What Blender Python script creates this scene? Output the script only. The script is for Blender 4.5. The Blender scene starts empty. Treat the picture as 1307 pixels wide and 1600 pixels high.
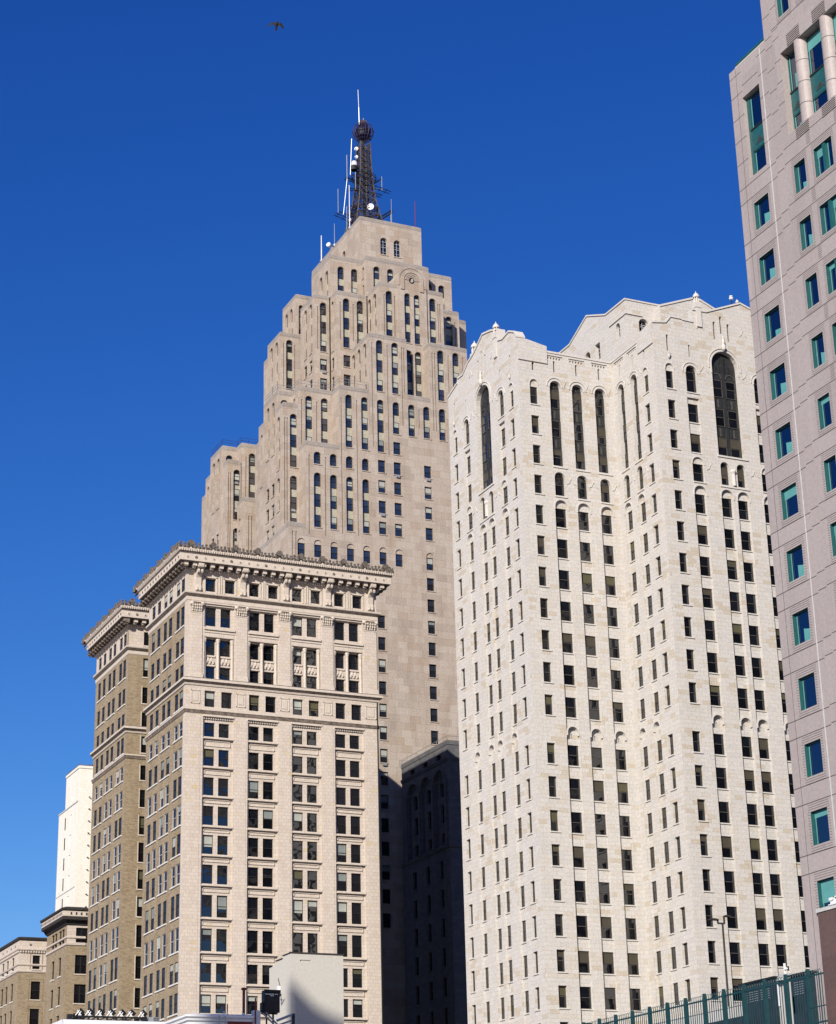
import bpy, math, random
from mathutils import Vector, Matrix
random.seed(7)
S = bpy.context.scene
COL = S.collection

# ------------------------------------------------------------------ camera, world, sun, exposure
CAM_H = 2.0
FPX = 3150.57                                    # focal length in pixels of the 1600 px tall photograph
RIGHT = Vector((0.91007246, -0.41378191, -0.02350837))
DOWN = Vector((0.12540271, 0.3289866, -0.93597114))
FWD = Vector((0.39502186, 0.84885355, 0.35129102))
cam = bpy.data.cameras.new("camera")
cam.sensor_fit = 'VERTICAL'; cam.sensor_height = 36.0; cam.sensor_width = 36.0
cam.lens = 36.0 * FPX / 1600.0
cam.clip_start = 0.5; cam.clip_end = 6000
co = bpy.data.objects.new("camera", cam); COL.objects.link(co)
m = Matrix.Identity(4)
for i in range(3):
    m[i][0] = RIGHT[i]; m[i][1] = -DOWN[i]; m[i][2] = -FWD[i]
m.translation = Vector((0, 0, CAM_H))
co.matrix_world = m
S.camera = co

SUN_EL = math.radians(26.4)
SUN_AZ = math.radians(225.0)                     # from +Y towards +X: the sun stands over (-X, -Y)
SUN_DIR = Vector((math.sin(SUN_AZ) * math.cos(SUN_EL), math.cos(SUN_AZ) * math.cos(SUN_EL), math.sin(SUN_EL)))
W = bpy.data.worlds.new("World"); S.world = W; W.use_nodes = True
wn = W.node_tree; bgn = wn.nodes["Background"]
sky = wn.nodes.new("ShaderNodeTexSky"); sky.sky_type = 'NISHITA'; sky.sun_disc = False
sky.sun_elevation = SUN_EL; sky.sun_rotation = SUN_AZ
sky.altitude = 100; sky.air_density = 1.0; sky.dust_density = 0.25; sky.ozone_density = 3.0
hs = wn.nodes.new("ShaderNodeHueSaturation"); hs.inputs["Saturation"].default_value = 1.18; hs.inputs["Value"].default_value = 1.0
wn.links.new(sky.outputs[0], hs.inputs["Color"])
sep = wn.nodes.new("ShaderNodeSeparateColor"); cmb = wn.nodes.new("ShaderNodeCombineColor")     # deep, polarised blue
wn.links.new(hs.outputs[0], sep.inputs[0])
for i, (gain, power) in enumerate(((.379, 1.59), (.568, 1.27), (1.487, .895))):
    pw = wn.nodes.new("ShaderNodeMath"); pw.operation = 'POWER'; pw.inputs[1].default_value = power
    ml = wn.nodes.new("ShaderNodeMath"); ml.operation = 'MULTIPLY'; ml.inputs[1].default_value = gain
    wn.links.new(sep.outputs[i], pw.inputs[0]); wn.links.new(pw.outputs[0], ml.inputs[0]); wn.links.new(ml.outputs[0], cmb.inputs[i])
wn.links.new(cmb.outputs[0], bgn.inputs[0])
bgn.inputs[1].default_value = 0.075
sl = bpy.data.lights.new("sun", 'SUN'); sl.energy = 4.6; sl.angle = math.radians(0.53); sl.color = (1.0, 0.945, 0.84)
so = bpy.data.objects.new("sun", sl); COL.objects.link(so)
so.rotation_euler = (-SUN_DIR).to_track_quat('-Z', 'Y').to_euler()
so.location = (0, 0, 300)
S.view_settings.view_transform = 'Standard'; S.view_settings.look = 'None'
S.view_settings.gamma = 1.0; S.view_settings.exposure = 0.35; S.view_settings.use_curve_mapping = False
S.render.engine = 'CYCLES'
S.cycles.max_bounces = 5; S.cycles.diffuse_bounces = 1; S.cycles.glossy_bounces = 3

# ------------------------------------------------------------------ mesh helpers
class MB:
    """Collects faces (world coordinates) and links them as ONE mesh object."""
    def __init__(s):
        s.v = []; s.f = []; s.mi = []; s.mats = []
    def m(s, mat):
        if mat not in s.mats: s.mats.append(mat)
        return s.mats.index(mat)
    def poly(s, pts, mat):
        k = len(s.v); s.v.extend(pts); s.f.append(tuple(range(k, k + len(pts)))); s.mi.append(s.m(mat))
    def box(s, x0, x1, y0, y1, z0, z1, mat, bottom=True):
        p = [(x0,y0,z0),(x1,y0,z0),(x1,y1,z0),(x0,y1,z0),(x0,y0,z1),(x1,y0,z1),(x1,y1,z1),(x0,y1,z1)]
        fs = [(0,1,5,4),(1,2,6,5),(2,3,7,6),(3,0,4,7),(4,5,6,7)]
        if bottom: fs.append((3,2,1,0))
        for f in fs: s.poly([p[i] for i in f], mat)
    def tube(s, a, b, r, mat, n=6, r2=None):
        a = Vector(a); b = Vector(b); d = b - a
        if d.length < 1e-6: return
        q = d.to_track_quat('Z', 'Y'); r2 = r if r2 is None else r2
        ra = []; rb = []
        for i in range(n):
            t = 2 * math.pi * i / n; c = Vector((math.cos(t), math.sin(t), 0))
            ra.append(tuple(a + q @ (c * r))); rb.append(tuple(b + q @ (c * r2)))
        for i in range(n):
            j = (i + 1) % n; s.poly([ra[i], ra[j], rb[j], rb[i]], mat)
        s.poly(list(reversed(ra)), mat); s.poly(rb, mat)
    def lathe(s, c, prof, mat, n=14):
        cx, cy, cz = c
        for (r0, z0), (r1, z1) in zip(prof, prof[1:]):
            for i in range(n):
                a = 2 * math.pi * i / n; b = 2 * math.pi * (i + 1) / n
                P = lambda r, z, t: (cx + r * math.cos(t), cy + r * math.sin(t), cz + z)
                if r0 < 1e-6: s.poly([P(0, z0, 0), P(r1, z1, b), P(r1, z1, a)][::-1], mat)
                elif r1 < 1e-6: s.poly([P(r0, z0, a), P(r0, z0, b), P(0, z1, 0)], mat)
                else: s.poly([P(r0, z0, a), P(r0, z0, b), P(r1, z1, b), P(r1, z1, a)], mat)
    def build(s, name, parent=None, smooth=False, loc=None):
        o0 = Vector(loc or (0, 0, 0)) if parent is None else Vector((0, 0, 0)); q = parent
        while q is not None: o0 += q.location; q = q.parent
        me = bpy.data.meshes.new(name)
        me.from_pydata([(x - o0.x, y - o0.y, z - o0.z) for x, y, z in s.v], [], s.f)
        for mt in s.mats: me.materials.append(mt)
        me.polygons.foreach_set("material_index", s.mi)
        uv = me.uv_layers.new(name="UVMap"); data = [0.0] * (2 * len(me.loops))
        k = 0
        for f in s.f:                                    # metres on the wall: (u, z), or (x, y) on flat faces
            a, b, c = (Vector(s.v[f[0]]), Vector(s.v[f[1]]), Vector(s.v[f[2]]))
            n = (b - a).cross(c - a)
            if n.length < 1e-9 and len(f) > 3: n = (Vector(s.v[f[2]]) - a).cross(Vector(s.v[f[3]]) - a)
            ax, ay, az = abs(n.x), abs(n.y), abs(n.z)
            for i in f:
                x, y, z = s.v[i]
                if az > ax and az > ay: data[k] = x; data[k + 1] = y
                elif ax > ay: data[k] = y + 400; data[k + 1] = z
                else: data[k] = x; data[k + 1] = z
                k += 2
        uv.data.foreach_set("uv", data)
        if smooth: me.polygons.foreach_set("use_smooth", [True] * len(me.polygons))
        me.update()
        ob = bpy.data.objects.new(name, me); COL.objects.link(ob)
        if parent is not None: ob.parent = parent
        else: ob.location = o0
        return ob

def tag(o, label=None, cat=None, group=None, kind=None):
    if label: o["label"] = label
    if cat: o["category"] = cat
    if group: o["group"] = group
    if kind: o["kind"] = kind
    return o

def thing(name, label, cat, loc=(0, 0, 0), group=None):
    o = bpy.data.objects.new(name, None); COL.objects.link(o); o.location = loc; o.empty_display_size = 2
    return tag(o, label, cat, group)

class FR:
    """A wall plane: o = (x, y) where u is 0, u runs to the right as seen from outside."""
    def __init__(s, x, y, d):
        s.o = (x, y); s.u = d; s.n = (d[1], -d[0])
        s.rot = math.atan2(d[1], d[0])
    def p(s, u, z, d=0.0):
        return (s.o[0] + u * s.u[0] - d * s.n[0], s.o[1] + u * s.u[1] - d * s.n[1], z)
def front(x, y): return FR(x, y, (1.0, 0.0))             # faces -Y, u = X - x
def left(x, y): return FR(x, y, (0.0, -1.0))             # faces -X, u = y - Y

class Hole:
    def __init__(s, u0, u1, z0, z1, d, arch=False, back=None, holes=(), rm=None):
        s.u0, s.u1, s.z0, s.z1, s.d, s.arch, s.back, s.holes, s.rm = u0, u1, z0, z1, d, arch, back, list(holes), rm
        s.r = (u1 - u0) / 2; s.uc = (u0 + u1) / 2; s.zs = z1 - s.r if arch else z1
NA = 10
def arc(h, n=NA):
    return [(h.uc - h.r * math.cos(math.pi * i / n), h.zs + h.r * math.sin(math.pi * i / n)) for i in range(n + 1)]

def panel(mb, fr, u0, u1, z0, z1, d, holes, mat):
    R = lambda v: round(v, 4)
    us = sorted({R(u0), R(u1)} | {R(v) for h in holes for v in (h.u0, h.u1) if u0 < v < u1})
    zs = sorted({R(z0), R(z1)} | {R(v) for h in holes for v in (h.z0, h.z1) if z0 < v < z1})
    for za, zb in zip(zs, zs[1:]):
        zm = (za + zb) / 2; run = None
        hs_ = [h for h in holes if h.z0 < zm < h.z1]
        for ua, ub in zip(us, us[1:]):
            um = (ua + ub) / 2
            if any(h.u0 < um < h.u1 for h in hs_):
                if run is not None: mb.poly([fr.p(run, za, d), fr.p(ua, za, d), fr.p(ua, zb, d), fr.p(run, zb, d)], mat); run = None
            elif run is None: run = ua
        if run is not None: mb.poly([fr.p(run, za, d), fr.p(us[-1], za, d), fr.p(us[-1], zb, d), fr.p(run, zb, d)], mat)
    for h in holes:
        rm = h.rm or mat
        q = lambda a, b: mb.poly([fr.p(a[0], a[1], d), fr.p(a[0], a[1], h.d), fr.p(b[0], b[1], h.d), fr.p(b[0], b[1], d)], rm)
        q((h.u0, h.zs), (h.u0, h.z0)); q((h.u1, h.z0), (h.u1, h.zs)); q((h.u0, h.z0), (h.u1, h.z0))
        if h.arch:
            A = arc(h)
            for a, b in zip(A, A[1:]): q(b, a)
            k = len(A) // 2
            for a, b in zip(A[:k + 1], A[1:k + 1]): mb.poly([fr.p(h.u0, h.z1, d), fr.p(a[0], a[1], d), fr.p(b[0], b[1], d)], mat)
            for a, b in zip(A[k:], A[k + 1:]): mb.poly([fr.p(h.u1, h.z1, d), fr.p(a[0], a[1], d), fr.p(b[0], b[1], d)], mat)
        else: q((h.u1, h.z1), (h.u0, h.z1))
        if h.back is not None:
            if h.arch:
                panel(mb, fr, h.u0, h.u1, h.z0, h.zs, h.d, h.holes, h.back)
                mb.poly([fr.p(a, b, h.d) for a, b in reversed(arc(h))], h.back)
            else: panel(mb, fr, h.u0, h.u1, h.z0, h.z1, h.d, h.holes, h.back)

def fbox(mb, fr, u0, u1, z0, z1, d0, d1, mat):
    P = lambda u, z, d: fr.p(u, z, d)
    c = [P(u0,z0,d0),P(u1,z0,d0),P(u1,z0,d1),P(u0,z0,d1),P(u0,z1,d0),P(u1,z1,d0),P(u1,z1,d1),P(u0,z1,d1)]
    for f in ((0,1,5,4),(1,2,6,5),(2,3,7,6),(3,0,4,7),(4,5,6,7),(3,2,1,0)): mb.poly([c[i] for i in f], mat)

def ring(mb, fr, uc, zs, r0, r1, d0, d1, mat, n=12, legs=0.0):
    """A raised arch moulding, with optional straight legs below the springing."""
    pts = [(-1.0, -legs)] if legs else []
    A = [(-math.cos(math.pi * i / n), math.sin(math.pi * i / n)) for i in range(n + 1)]
    I = [(uc + r0 * a, zs + r0 * b) for a, b in A]; O = [(uc + r1 * a, zs + r1 * b) for a, b in A]
    if legs:
        I = [(uc - r0, zs - legs)] + I + [(uc + r0, zs - legs)]; O = [(uc - r1, zs - legs)] + O + [(uc + r1, zs - legs)]
    for k in range(len(I) - 1):
        a, b, c, e = I[k], I[k + 1], O[k + 1], O[k]
        mb.poly([fr.p(*a, d0), fr.p(*b, d0), fr.p(*c, d0), fr.p(*e, d0)], mat)
        mb.poly([fr.p(*e, d0), fr.p(*c, d0), fr.p(*c, d1), fr.p(*e, d1)], mat)
        mb.poly([fr.p(*b, d0), fr.p(*a, d0), fr.p(*a, d1), fr.p(*b, d1)], mat)
    for a, e in ((I[0], O[0]), (I[-1], O[-1])):
        mb.poly([fr.p(*a, d0), fr.p(*e, d0), fr.p(*e, d1), fr.p(*a, d1)], mat)

def prism(mb, fr, pts, d0, d1, mat):
    """An upright slab: outline (u, z) seen from outside, from depth d0 to d1."""
    mb.poly([fr.p(u, z, d0) for u, z in pts], mat); mb.poly([fr.p(u, z, d1) for u, z in reversed(pts)], mat)
    for a, b in zip(pts, pts[1:] + pts[:1]):
        mb.poly([fr.p(*b, d0), fr.p(*a, d0), fr.p(*a, d1), fr.p(*b, d1)], mat)

def moulding(mb, path, prof, mat, caps=True):
    """Sweeps a profile of (out, z) along a wall line (outside to the right of the way it runs), mitred at corners."""
    n = len(path); offs = []
    for i in range(n):
        ds = []
        if i > 0: ds.append((Vector(path[i]) - Vector(path[i - 1])).normalized())
        if i < n - 1: ds.append((Vector(path[i + 1]) - Vector(path[i])).normalized())
        ns = [Vector((d.y, -d.x)) for d in ds]
        if len(ns) == 1: offs.append(ns[0])
        else:
            b = ns[0] + ns[1]; offs.append(b / max(1e-6, 1 + ns[0].dot(ns[1])))
    P = lambda i, o, z: (path[i][0] + offs[i].x * o, path[i][1] + offs[i].y * o, z)
    for i in range(n - 1):
        for (o0, z0), (o1, z1) in zip(prof, prof[1:]):
            mb.poly([P(i, o0, z0), P(i + 1, o0, z0), P(i + 1, o1, z1), P(i, o1, z1)], mat)
    if caps and len(prof) > 2:
        for i in (0, n - 1): mb.poly([P(i, o, z) for o, z in prof], mat)

# ------------------------------------------------------------------ materials
def nt(name):
    mt = bpy.data.materials.new(name); mt.use_nodes = True
    t = mt.node_tree; return mt, t, t.nodes["Principled BSDF"]
def N(t, typ, **kw):
    n = t.nodes.new(typ)
    for k, v in kw.items(): setattr(n, k, v)
    return n
def math_(t, op, a, b=None):
    n = N(t, "ShaderNodeMath", operation=op)
    for i, v in enumerate((a, b)):
        if v is None: continue
        if isinstance(v, (int, float)): n.inputs[i].default_value = v
        else: t.links.new(v, n.inputs[i])
    return n.outputs[0]
def mixc(t, mode, fac, a, b):
    n = N(t, "ShaderNodeMix", data_type='RGBA', blend_type=mode)
    for i, v in ((0, fac), (6, a), (7, b)):
        if isinstance(v, (int, float)): n.inputs[i].default_value = v
        elif isinstance(v, tuple): n.inputs[i].default_value = (*v, 1.0)
        else: t.links.new(v, n.inputs[i])
    return n.outputs[2]
def ramp(t, fac, stops, interp='LINEAR'):
    n = N(t, "ShaderNodeValToRGB"); cr = n.color_ramp; cr.interpolation = interp
    while len(cr.elements) < len(stops): cr.elements.new(0.5)
    for e, (p, c) in zip(cr.elements, stops):
        e.position = p; e.color = (*c, 1.0) if len(c) == 3 else c
    t.links.new(fac, n.inputs[0]); return n.outputs[0]

def block_stone(name, stops, bw, bh, joint=0.02, jdark=0.6, grime=0.22, rough=0.85, fine=0.06, bump=0.25, stain=(0.72, 0.66, 0.58), zones=0.0):
    """Ashlar: each block its own tone, dark joints, weather streaks and fine grain. UV is metres on the wall."""
    mt, t, b = nt(name)
    uv = N(t, "ShaderNodeUVMap"); sp = N(t, "ShaderNodeSeparateXYZ"); t.links.new(uv.outputs[0], sp.inputs[0])
    row = math_(t, 'FLOOR', math_(t, 'DIVIDE', sp.outputs[1], bh))
    odd = math_(t, 'MODULO', math_(t, 'ABSOLUTE', row), 2.0)
    jit = N(t, "ShaderNodeTexWhiteNoise", noise_dimensions='1D'); t.links.new(row, jit.inputs["W"])
    sh = math_(t, 'ADD', math_(t, 'MULTIPLY', odd, 0.5), math_(t, 'MULTIPLY', jit.outputs[0], 0.3))
    xs = math_(t, 'ADD', math_(t, 'DIVIDE', sp.outputs[0], bw), sh)
    colm = math_(t, 'FLOOR', xs)
    cv = N(t, "ShaderNodeCombineXYZ"); t.links.new(colm, cv.inputs[0]); t.links.new(row, cv.inputs[1])
    wnz = N(t, "ShaderNodeTexWhiteNoise", noise_dimensions='2D'); t.links.new(cv.outputs[0], wnz.inputs[0])
    pick = wnz.outputs[0]
    if zones:                                            # neighbouring blocks come from the same batch of stone
        zn = N(t, "ShaderNodeTexNoise", noise_dimensions='2D'); zn.inputs["Scale"].default_value = 0.22; zn.inputs["Detail"].default_value = 2
        vs = N(t, "ShaderNodeVectorMath", operation='MULTIPLY'); t.links.new(cv.outputs[0], vs.inputs[0]); vs.inputs[1].default_value = (bw, bh, 1)
        t.links.new(vs.outputs[0], zn.inputs["Vector"])
        zc = math_(t, 'MULTIPLY', math_(t, 'SUBTRACT', zn.outputs[0], 0.5), zones * 3)
        pick = math_(t, 'ADD', pick, zc)
        n_ = t.nodes[-1]; n_.use_clamp = True
    colr = ramp(t, pick, stops)
    fx = math_(t, 'FRACT', xs); fz = math_(t, 'FRACT', math_(t, 'DIVIDE', sp.outputs[1], bh))
    jx = math_(t, 'LESS_THAN', math_(t, 'MULTIPLY', fx, bw), joint * 1.2)
    jz = math_(t, 'LESS_THAN', math_(t, 'MULTIPLY', fz, bh), joint)
    jm = math_(t, 'MAXIMUM', jx, jz)
    colr = mixc(t, 'MULTIPLY', math_(t, 'MULTIPLY', jm, 1 - jdark), colr, (0.25, 0.22, 0.2))
    ns = N(t, "ShaderNodeTexNoise", noise_dimensions='2D'); ns.inputs["Scale"].default_value = 1.0; ns.inputs["Detail"].default_value = 5; ns.inputs["Roughness"].default_value = 0.62
    mp = N(t, "ShaderNodeMapping"); mp.inputs["Scale"].default_value = (0.55, 0.11, 1); t.links.new(uv.outputs[0], mp.inputs[0]); t.links.new(mp.outputs[0], ns.inputs["Vector"])
    gm = ramp(t, ns.outputs[0], [(0.42, (0, 0, 0)), (0.75, (1, 1, 1))])
    colr = mixc(t, 'MULTIPLY', math_(t, 'MULTIPLY', gm, grime), colr, stain)
    nf = N(t, "ShaderNodeTexNoise", noise_dimensions='2D'); nf.inputs["Scale"].default_value = 5.0; nf.inputs["Detail"].default_value = 4
    t.links.new(uv.outputs[0], nf.inputs["Vector"])
    colr = mixc(t, 'MULTIPLY', 1.0, colr, ramp(t, nf.outputs[0], [(0.3, (1 - 2 * fine,) * 3), (0.7, (1 + fine,) * 3)]))
    t.links.new(colr, b.inputs["Base Color"]); b.inputs["Roughness"].default_value = rough
    bp = N(t, "ShaderNodeBump"); bp.inputs["Strength"].default_value = bump; bp.inputs["Distance"].default_value = 0.03
    hgt = math_(t, 'ADD', math_(t, 'MULTIPLY', math_(t, 'SUBTRACT', 1.0, jm), 0.8), math_(t, 'MULTIPLY', nf.outputs[0], 0.6))
    t.links.new(hgt, bp.inputs["Height"]); t.links.new(bp.outputs[0], b.inputs["Normal"])
    return mt

def rough_mat(name, c, rough=0.7, var=0.12, scale=2.0, spec=0.3, metal=0.0, streak=False):
    mt, t, b = nt(name)
    tc = N(t, "ShaderNodeTexCoord"); no = N(t, "ShaderNodeTexNoise"); no.inputs["Scale"].default_value = scale; no.inputs["Detail"].default_value = 5
    src = tc.outputs["Object"]
    if streak:
        mp = N(t, "ShaderNodeMapping"); mp.inputs["Scale"].default_value = (1.0, 1.0, 0.15); t.links.new(src, mp.inputs[0]); src = mp.outputs[0]
    t.links.new(src, no.inputs["Vector"])
    colr = ramp(t, no.outputs[0], [(0.3, tuple(x * (1 - var) for x in c)), (0.7, tuple(min(1, x * (1 + var)) for x in c))])
    t.links.new(colr, b.inputs["Base Color"]); b.inputs["Roughness"].default_value = rough
    b.inputs["Specular IOR Level"].default_value = spec; b.inputs["Metallic"].default_value = metal
    return mt

def glass_mat(name, base, ior=2.0, wave=0.02, tilt=0.012, rough=0.02):
    """Opaque dark pane: reflects the sky and the street, each pane set a little differently, old glass gently wavy."""
    mt, t, b = nt(name)
    ge = N(t, "ShaderNodeNewGeometry"); tc = N(t, "ShaderNodeTexCoord")
    rnd = N(t, "ShaderNodeTexWhiteNoise", noise_dimensions='1D'); t.links.new(ge.outputs["Random Per Island"], rnd.inputs["W"])
    colr = mixc(t, 'MIX', rnd.outputs[0], tuple(x * 0.5 for x in base), tuple(x * 1.6 for x in base))
    t.links.new(colr, b.inputs["Base Color"])
    b.inputs["Roughness"].default_value = rough; b.inputs["IOR"].default_value = ior
    no = N(t, "ShaderNodeTexNoise"); no.inputs["Scale"].default_value = 0.9; no.inputs["Detail"].default_value = 1.5
    t.links.new(ge.outputs["Position"], no.inputs["Vector"])
    v1 = N(t, "ShaderNodeVectorMath", operation='SUBTRACT'); t.links.new(no.outputs["Color"], v1.inputs[0]); v1.inputs[1].default_value = (0.5, 0.5, 0.5)
    v2 = N(t, "ShaderNodeVectorMath", operation='SCALE'); t.links.new(v1.outputs[0], v2.inputs[0]); v2.inputs["Scale"].default_value = wave * 2
    v3 = N(t, "ShaderNodeVectorMath", operation='SUBTRACT'); t.links.new(rnd.outputs["Color"], v3.inputs[0]); v3.inputs[1].default_value = (0.5, 0.5, 0.5)
    v4 = N(t, "ShaderNodeVectorMath", operation='SCALE'); t.links.new(v3.outputs[0], v4.inputs[0]); v4.inputs["Scale"].default_value = tilt * 2
    v5 = N(t, "ShaderNodeVectorMath", operation='ADD'); t.links.new(v2.outputs[0], v5.inputs[0]); t.links.new(v4.outputs[0], v5.inputs[1])
    v6 = N(t, "ShaderNodeVectorMath", operation='ADD'); t.links.new(v5.outputs[0], v6.inputs[0]); t.links.new(ge.outputs["Normal"], v6.inputs[1])
    v7 = N(t, "ShaderNodeVectorMath", operation='NORMALIZE'); t.links.new(v6.outputs[0], v7.inputs[0])
    t.links.new(v7.outputs[0], b.inputs["Normal"])
    return mt

M = {}
M['limestone'] = block_stone('pale_limestone', [(0.0, (.53,.50,.465)), (0.4, (.575,.54,.50)), (0.75, (.565,.525,.475)), (0.93, (.545,.495,.43)), (1.0, (.50,.435,.35))], 1.05, 0.466, joint=0.022, grime=0.14, zones=0.35)
M['limestone_plain'] = rough_mat('carved_limestone', (.56, .525, .48), 0.85, 0.07, 3.0)
M['tan_stone'] = block_stone('tan_limestone', [(0.0, (.37,.305,.25)), (0.3, (.425,.35,.285)), (0.65, (.455,.385,.32)), (1.0, (.395,.31,.24))], 1.75, 1.187, joint=0.028, jdark=0.55, grime=0.5, zones=0.5, fine=0.09)
M['tan_worn'] = block_stone('weathered_tan_limestone', [(0.0, (.31,.275,.245)), (0.5, (.345,.305,.27)), (1.0, (.30,.26,.225))], 1.75, 1.187, joint=0.018, jdark=0.6, grime=0.5, fine=0.12)
M['spandrel'] = block_stone('moulded_spandrel', [(0.0, (.50,.49,.38)), (1.0, (.55,.53,.43))], 0.22, 0.24, joint=0.05, jdark=0.35, grime=0.3, bump=0.6)
M['terracotta'] = block_stone('cream_terracotta', [(0.0, (.53,.445,.37)), (0.5, (.57,.49,.42)), (0.93, (.58,.50,.42)), (0.992, (.55,.46,.33)), (1.0, (.54,.43,.25))], 0.62, 0.42, joint=0.022, jdark=0.5, grime=0.15, fine=0.03, bump=0.15)
M['cream'] = rough_mat('moulded_terracotta', (.55, .475, .40), 0.8, 0.1, 2.5)
M['yellow_brick'] = block_stone('yellow_brick', [(0.0, (.25,.19,.12)), (0.4, (.32,.25,.16)), (0.8, (.355,.28,.185)), (1.0, (.29,.215,.135))], 0.42, 0.14, joint=0.02, jdark=0.7, grime=0.6)
M['soot_shade'] = rough_mat('soot_shade_terracotta', (.17, .135, .11), 0.9, 0.45, 2.5)  # soot, and shade painted into soffits and gaps of the carving
M['groove'] = rough_mat('granite_groove', (.17, .145, .14), 0.9)
M['crest'] = rough_mat('weathered_crest', (.12, .10, .085), 0.9, 0.6, 4.0)
M['sill_white'] = rough_mat('painted_sill', (.62, .60, .56), 0.7, 0.1)
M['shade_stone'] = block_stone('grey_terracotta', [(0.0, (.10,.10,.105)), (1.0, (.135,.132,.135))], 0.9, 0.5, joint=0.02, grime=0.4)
M['granite'] = block_stone('pink_granite', [(0.0, (.355,.305,.285)), (0.5, (.375,.32,.30)), (1.0, (.395,.34,.32))], 4.2, 3.82, joint=0.0, grime=0.3, rough=0.6, fine=0.045, bump=0.08, stain=(.75,.70,.66), zones=0.4)
M['granite_dark'] = rough_mat('granite_joint', (.075, .065, .062), 0.9)
M['brown_granite'] = block_stone('brown_granite', [(0.0, (.105,.062,.05)), (1.0, (.13,.078,.062))], 2.6, 1.72, joint=0.02, jdark=1.5, grime=0.2, rough=0.45)
M['ledge'] = rough_mat('pale_ledge', (.5, .49, .47), 0.7)
M['teal'] = rough_mat('teal_metal', (.012, .085, .088), 0.45, 0.15, 3.0, spec=0.5)
M['teal_dark'] = rough_mat('dark_teal_paint', (.006, .042, .047), 0.45, 0.15, 3.0, spec=0.5)
M['mint'] = rough_mat('mint_blind_reflection', (.10, .30, .29), 0.5, 0.1, 1.0)  # blinds, and reflections painted on the granite tower's panes
M['bronze'] = rough_mat('dark_bronze', (.022, .023, .023), 0.5, 0.25, 3.0, spec=0.5)
M['bronze_light'] = rough_mat('worn_bronze_frame', (.07, .062, .055), 0.6, 0.2, 3.0)
M['frame_dark'] = rough_mat('dark_window_frame', (.02, .018, .017), 0.5)
M['frame_steel'] = rough_mat('grey_steel_frame', (.10, .10, .11), 0.5)
M['frame_pale'] = rough_mat('pale_aluminium_frame', (.45, .45, .46), 0.45)
M['glass'] = glass_mat('office_glass', (.006, .007, .010), 1.9)
M['glass_grey'] = glass_mat('greyish_glass', (.020, .024, .034), 2.0)
M['glass_side'] = glass_mat('old_glass', (.010, .012, .018), 1.3, rough=.08)
M['glass_blue'] = glass_mat('blue_glass', (.001, .010, .045), 1.9, wave=0.006, tilt=0.006)
M['blind_tan'] = rough_mat('tan_roller_blind', (.062, .052, .036), 0.6, 0.15, 0.6)
M['blind_olive'] = rough_mat('olive_roller_blind', (.085, .078, .042), 0.6, 0.15, 0.6)
M['blind_pale'] = rough_mat('pale_roller_blind', (.36, .37, .33), 0.6, 0.15, 0.6)
M['blind_grey'] = rough_mat('grey_roller_blind', (.20, .22, .21), 0.6, 0.15, 0.6)
M['white_paint'] = block_stone('white_painted_brick', [(0.0, (.74,.71,.62)), (1.0, (.80,.77,.69))], 0.5, 0.2, joint=0.02, jdark=0.9, grime=0.25, stain=(.78,.70,.55))
M['stucco'] = rough_mat('grey_stucco', (.50, .472, .42), 0.9, 0.06, 6.0)
M['white_metal'] = rough_mat('white_metal', (.72, .72, .72), 0.5, 0.06)
M['black_metal'] = rough_mat('black_metal', (.012, .012, .013), 0.5, 0.3)
M['dark_metal'] = rough_mat('dark_rooftop_metal', (.02, .026, .036), 0.55, 0.3)
M['lattice'] = rough_mat('rusty_lattice_steel', (.07, .055, .047), 0.7, 0.55, 1.5)
M['lattice_blue'] = rough_mat('purple_globe_steel', (.05, .04, .12), 0.5, 0.4, 1.5)
M['red_pipe'] = rough_mat('red_brown_pipe', (.17, .028, .022), 0.5, 0.2)
M['galv'] = rough_mat('galvanised_steel', (.36, .37, .38), 0.4, 0.1, spec=0.5, metal=0.4)
M['concrete'] = rough_mat('pale_concrete', (.48, .46, .43), 0.85, 0.12, 1.0, streak=True)
M['deck'] = rough_mat('grey_concrete', (.33, .33, .32), 0.85, 0.12, 1.0, streak=True)
M['asphalt'] = rough_mat('asphalt', (.05, .05, .052), 0.9, 0.2, 1.5)
M['pavement'] = rough_mat('pavement', (.25, .24, .23), 0.9, 0.15, 1.5)
M['roof'] = rough_mat('roof_gravel', (.22, .21, .19), 0.95, 0.2, 2.0)
M['slate'] = rough_mat('dark_roof', (.04, .034, .031), 0.8, 0.3)
M['bird'] = rough_mat('dark_plumage', (.012, .011, .012), 0.7, 0.3, 30.0)
M['facade_dark'] = block_stone('dark_office_facade', [(0.0, (.02,.018,.016)), (.6, (.04,.036,.03)), (1.0, (.22,.20,.17))], 3.0, 2.6, joint=0.25, jdark=0.2, grime=0.3)

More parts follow.
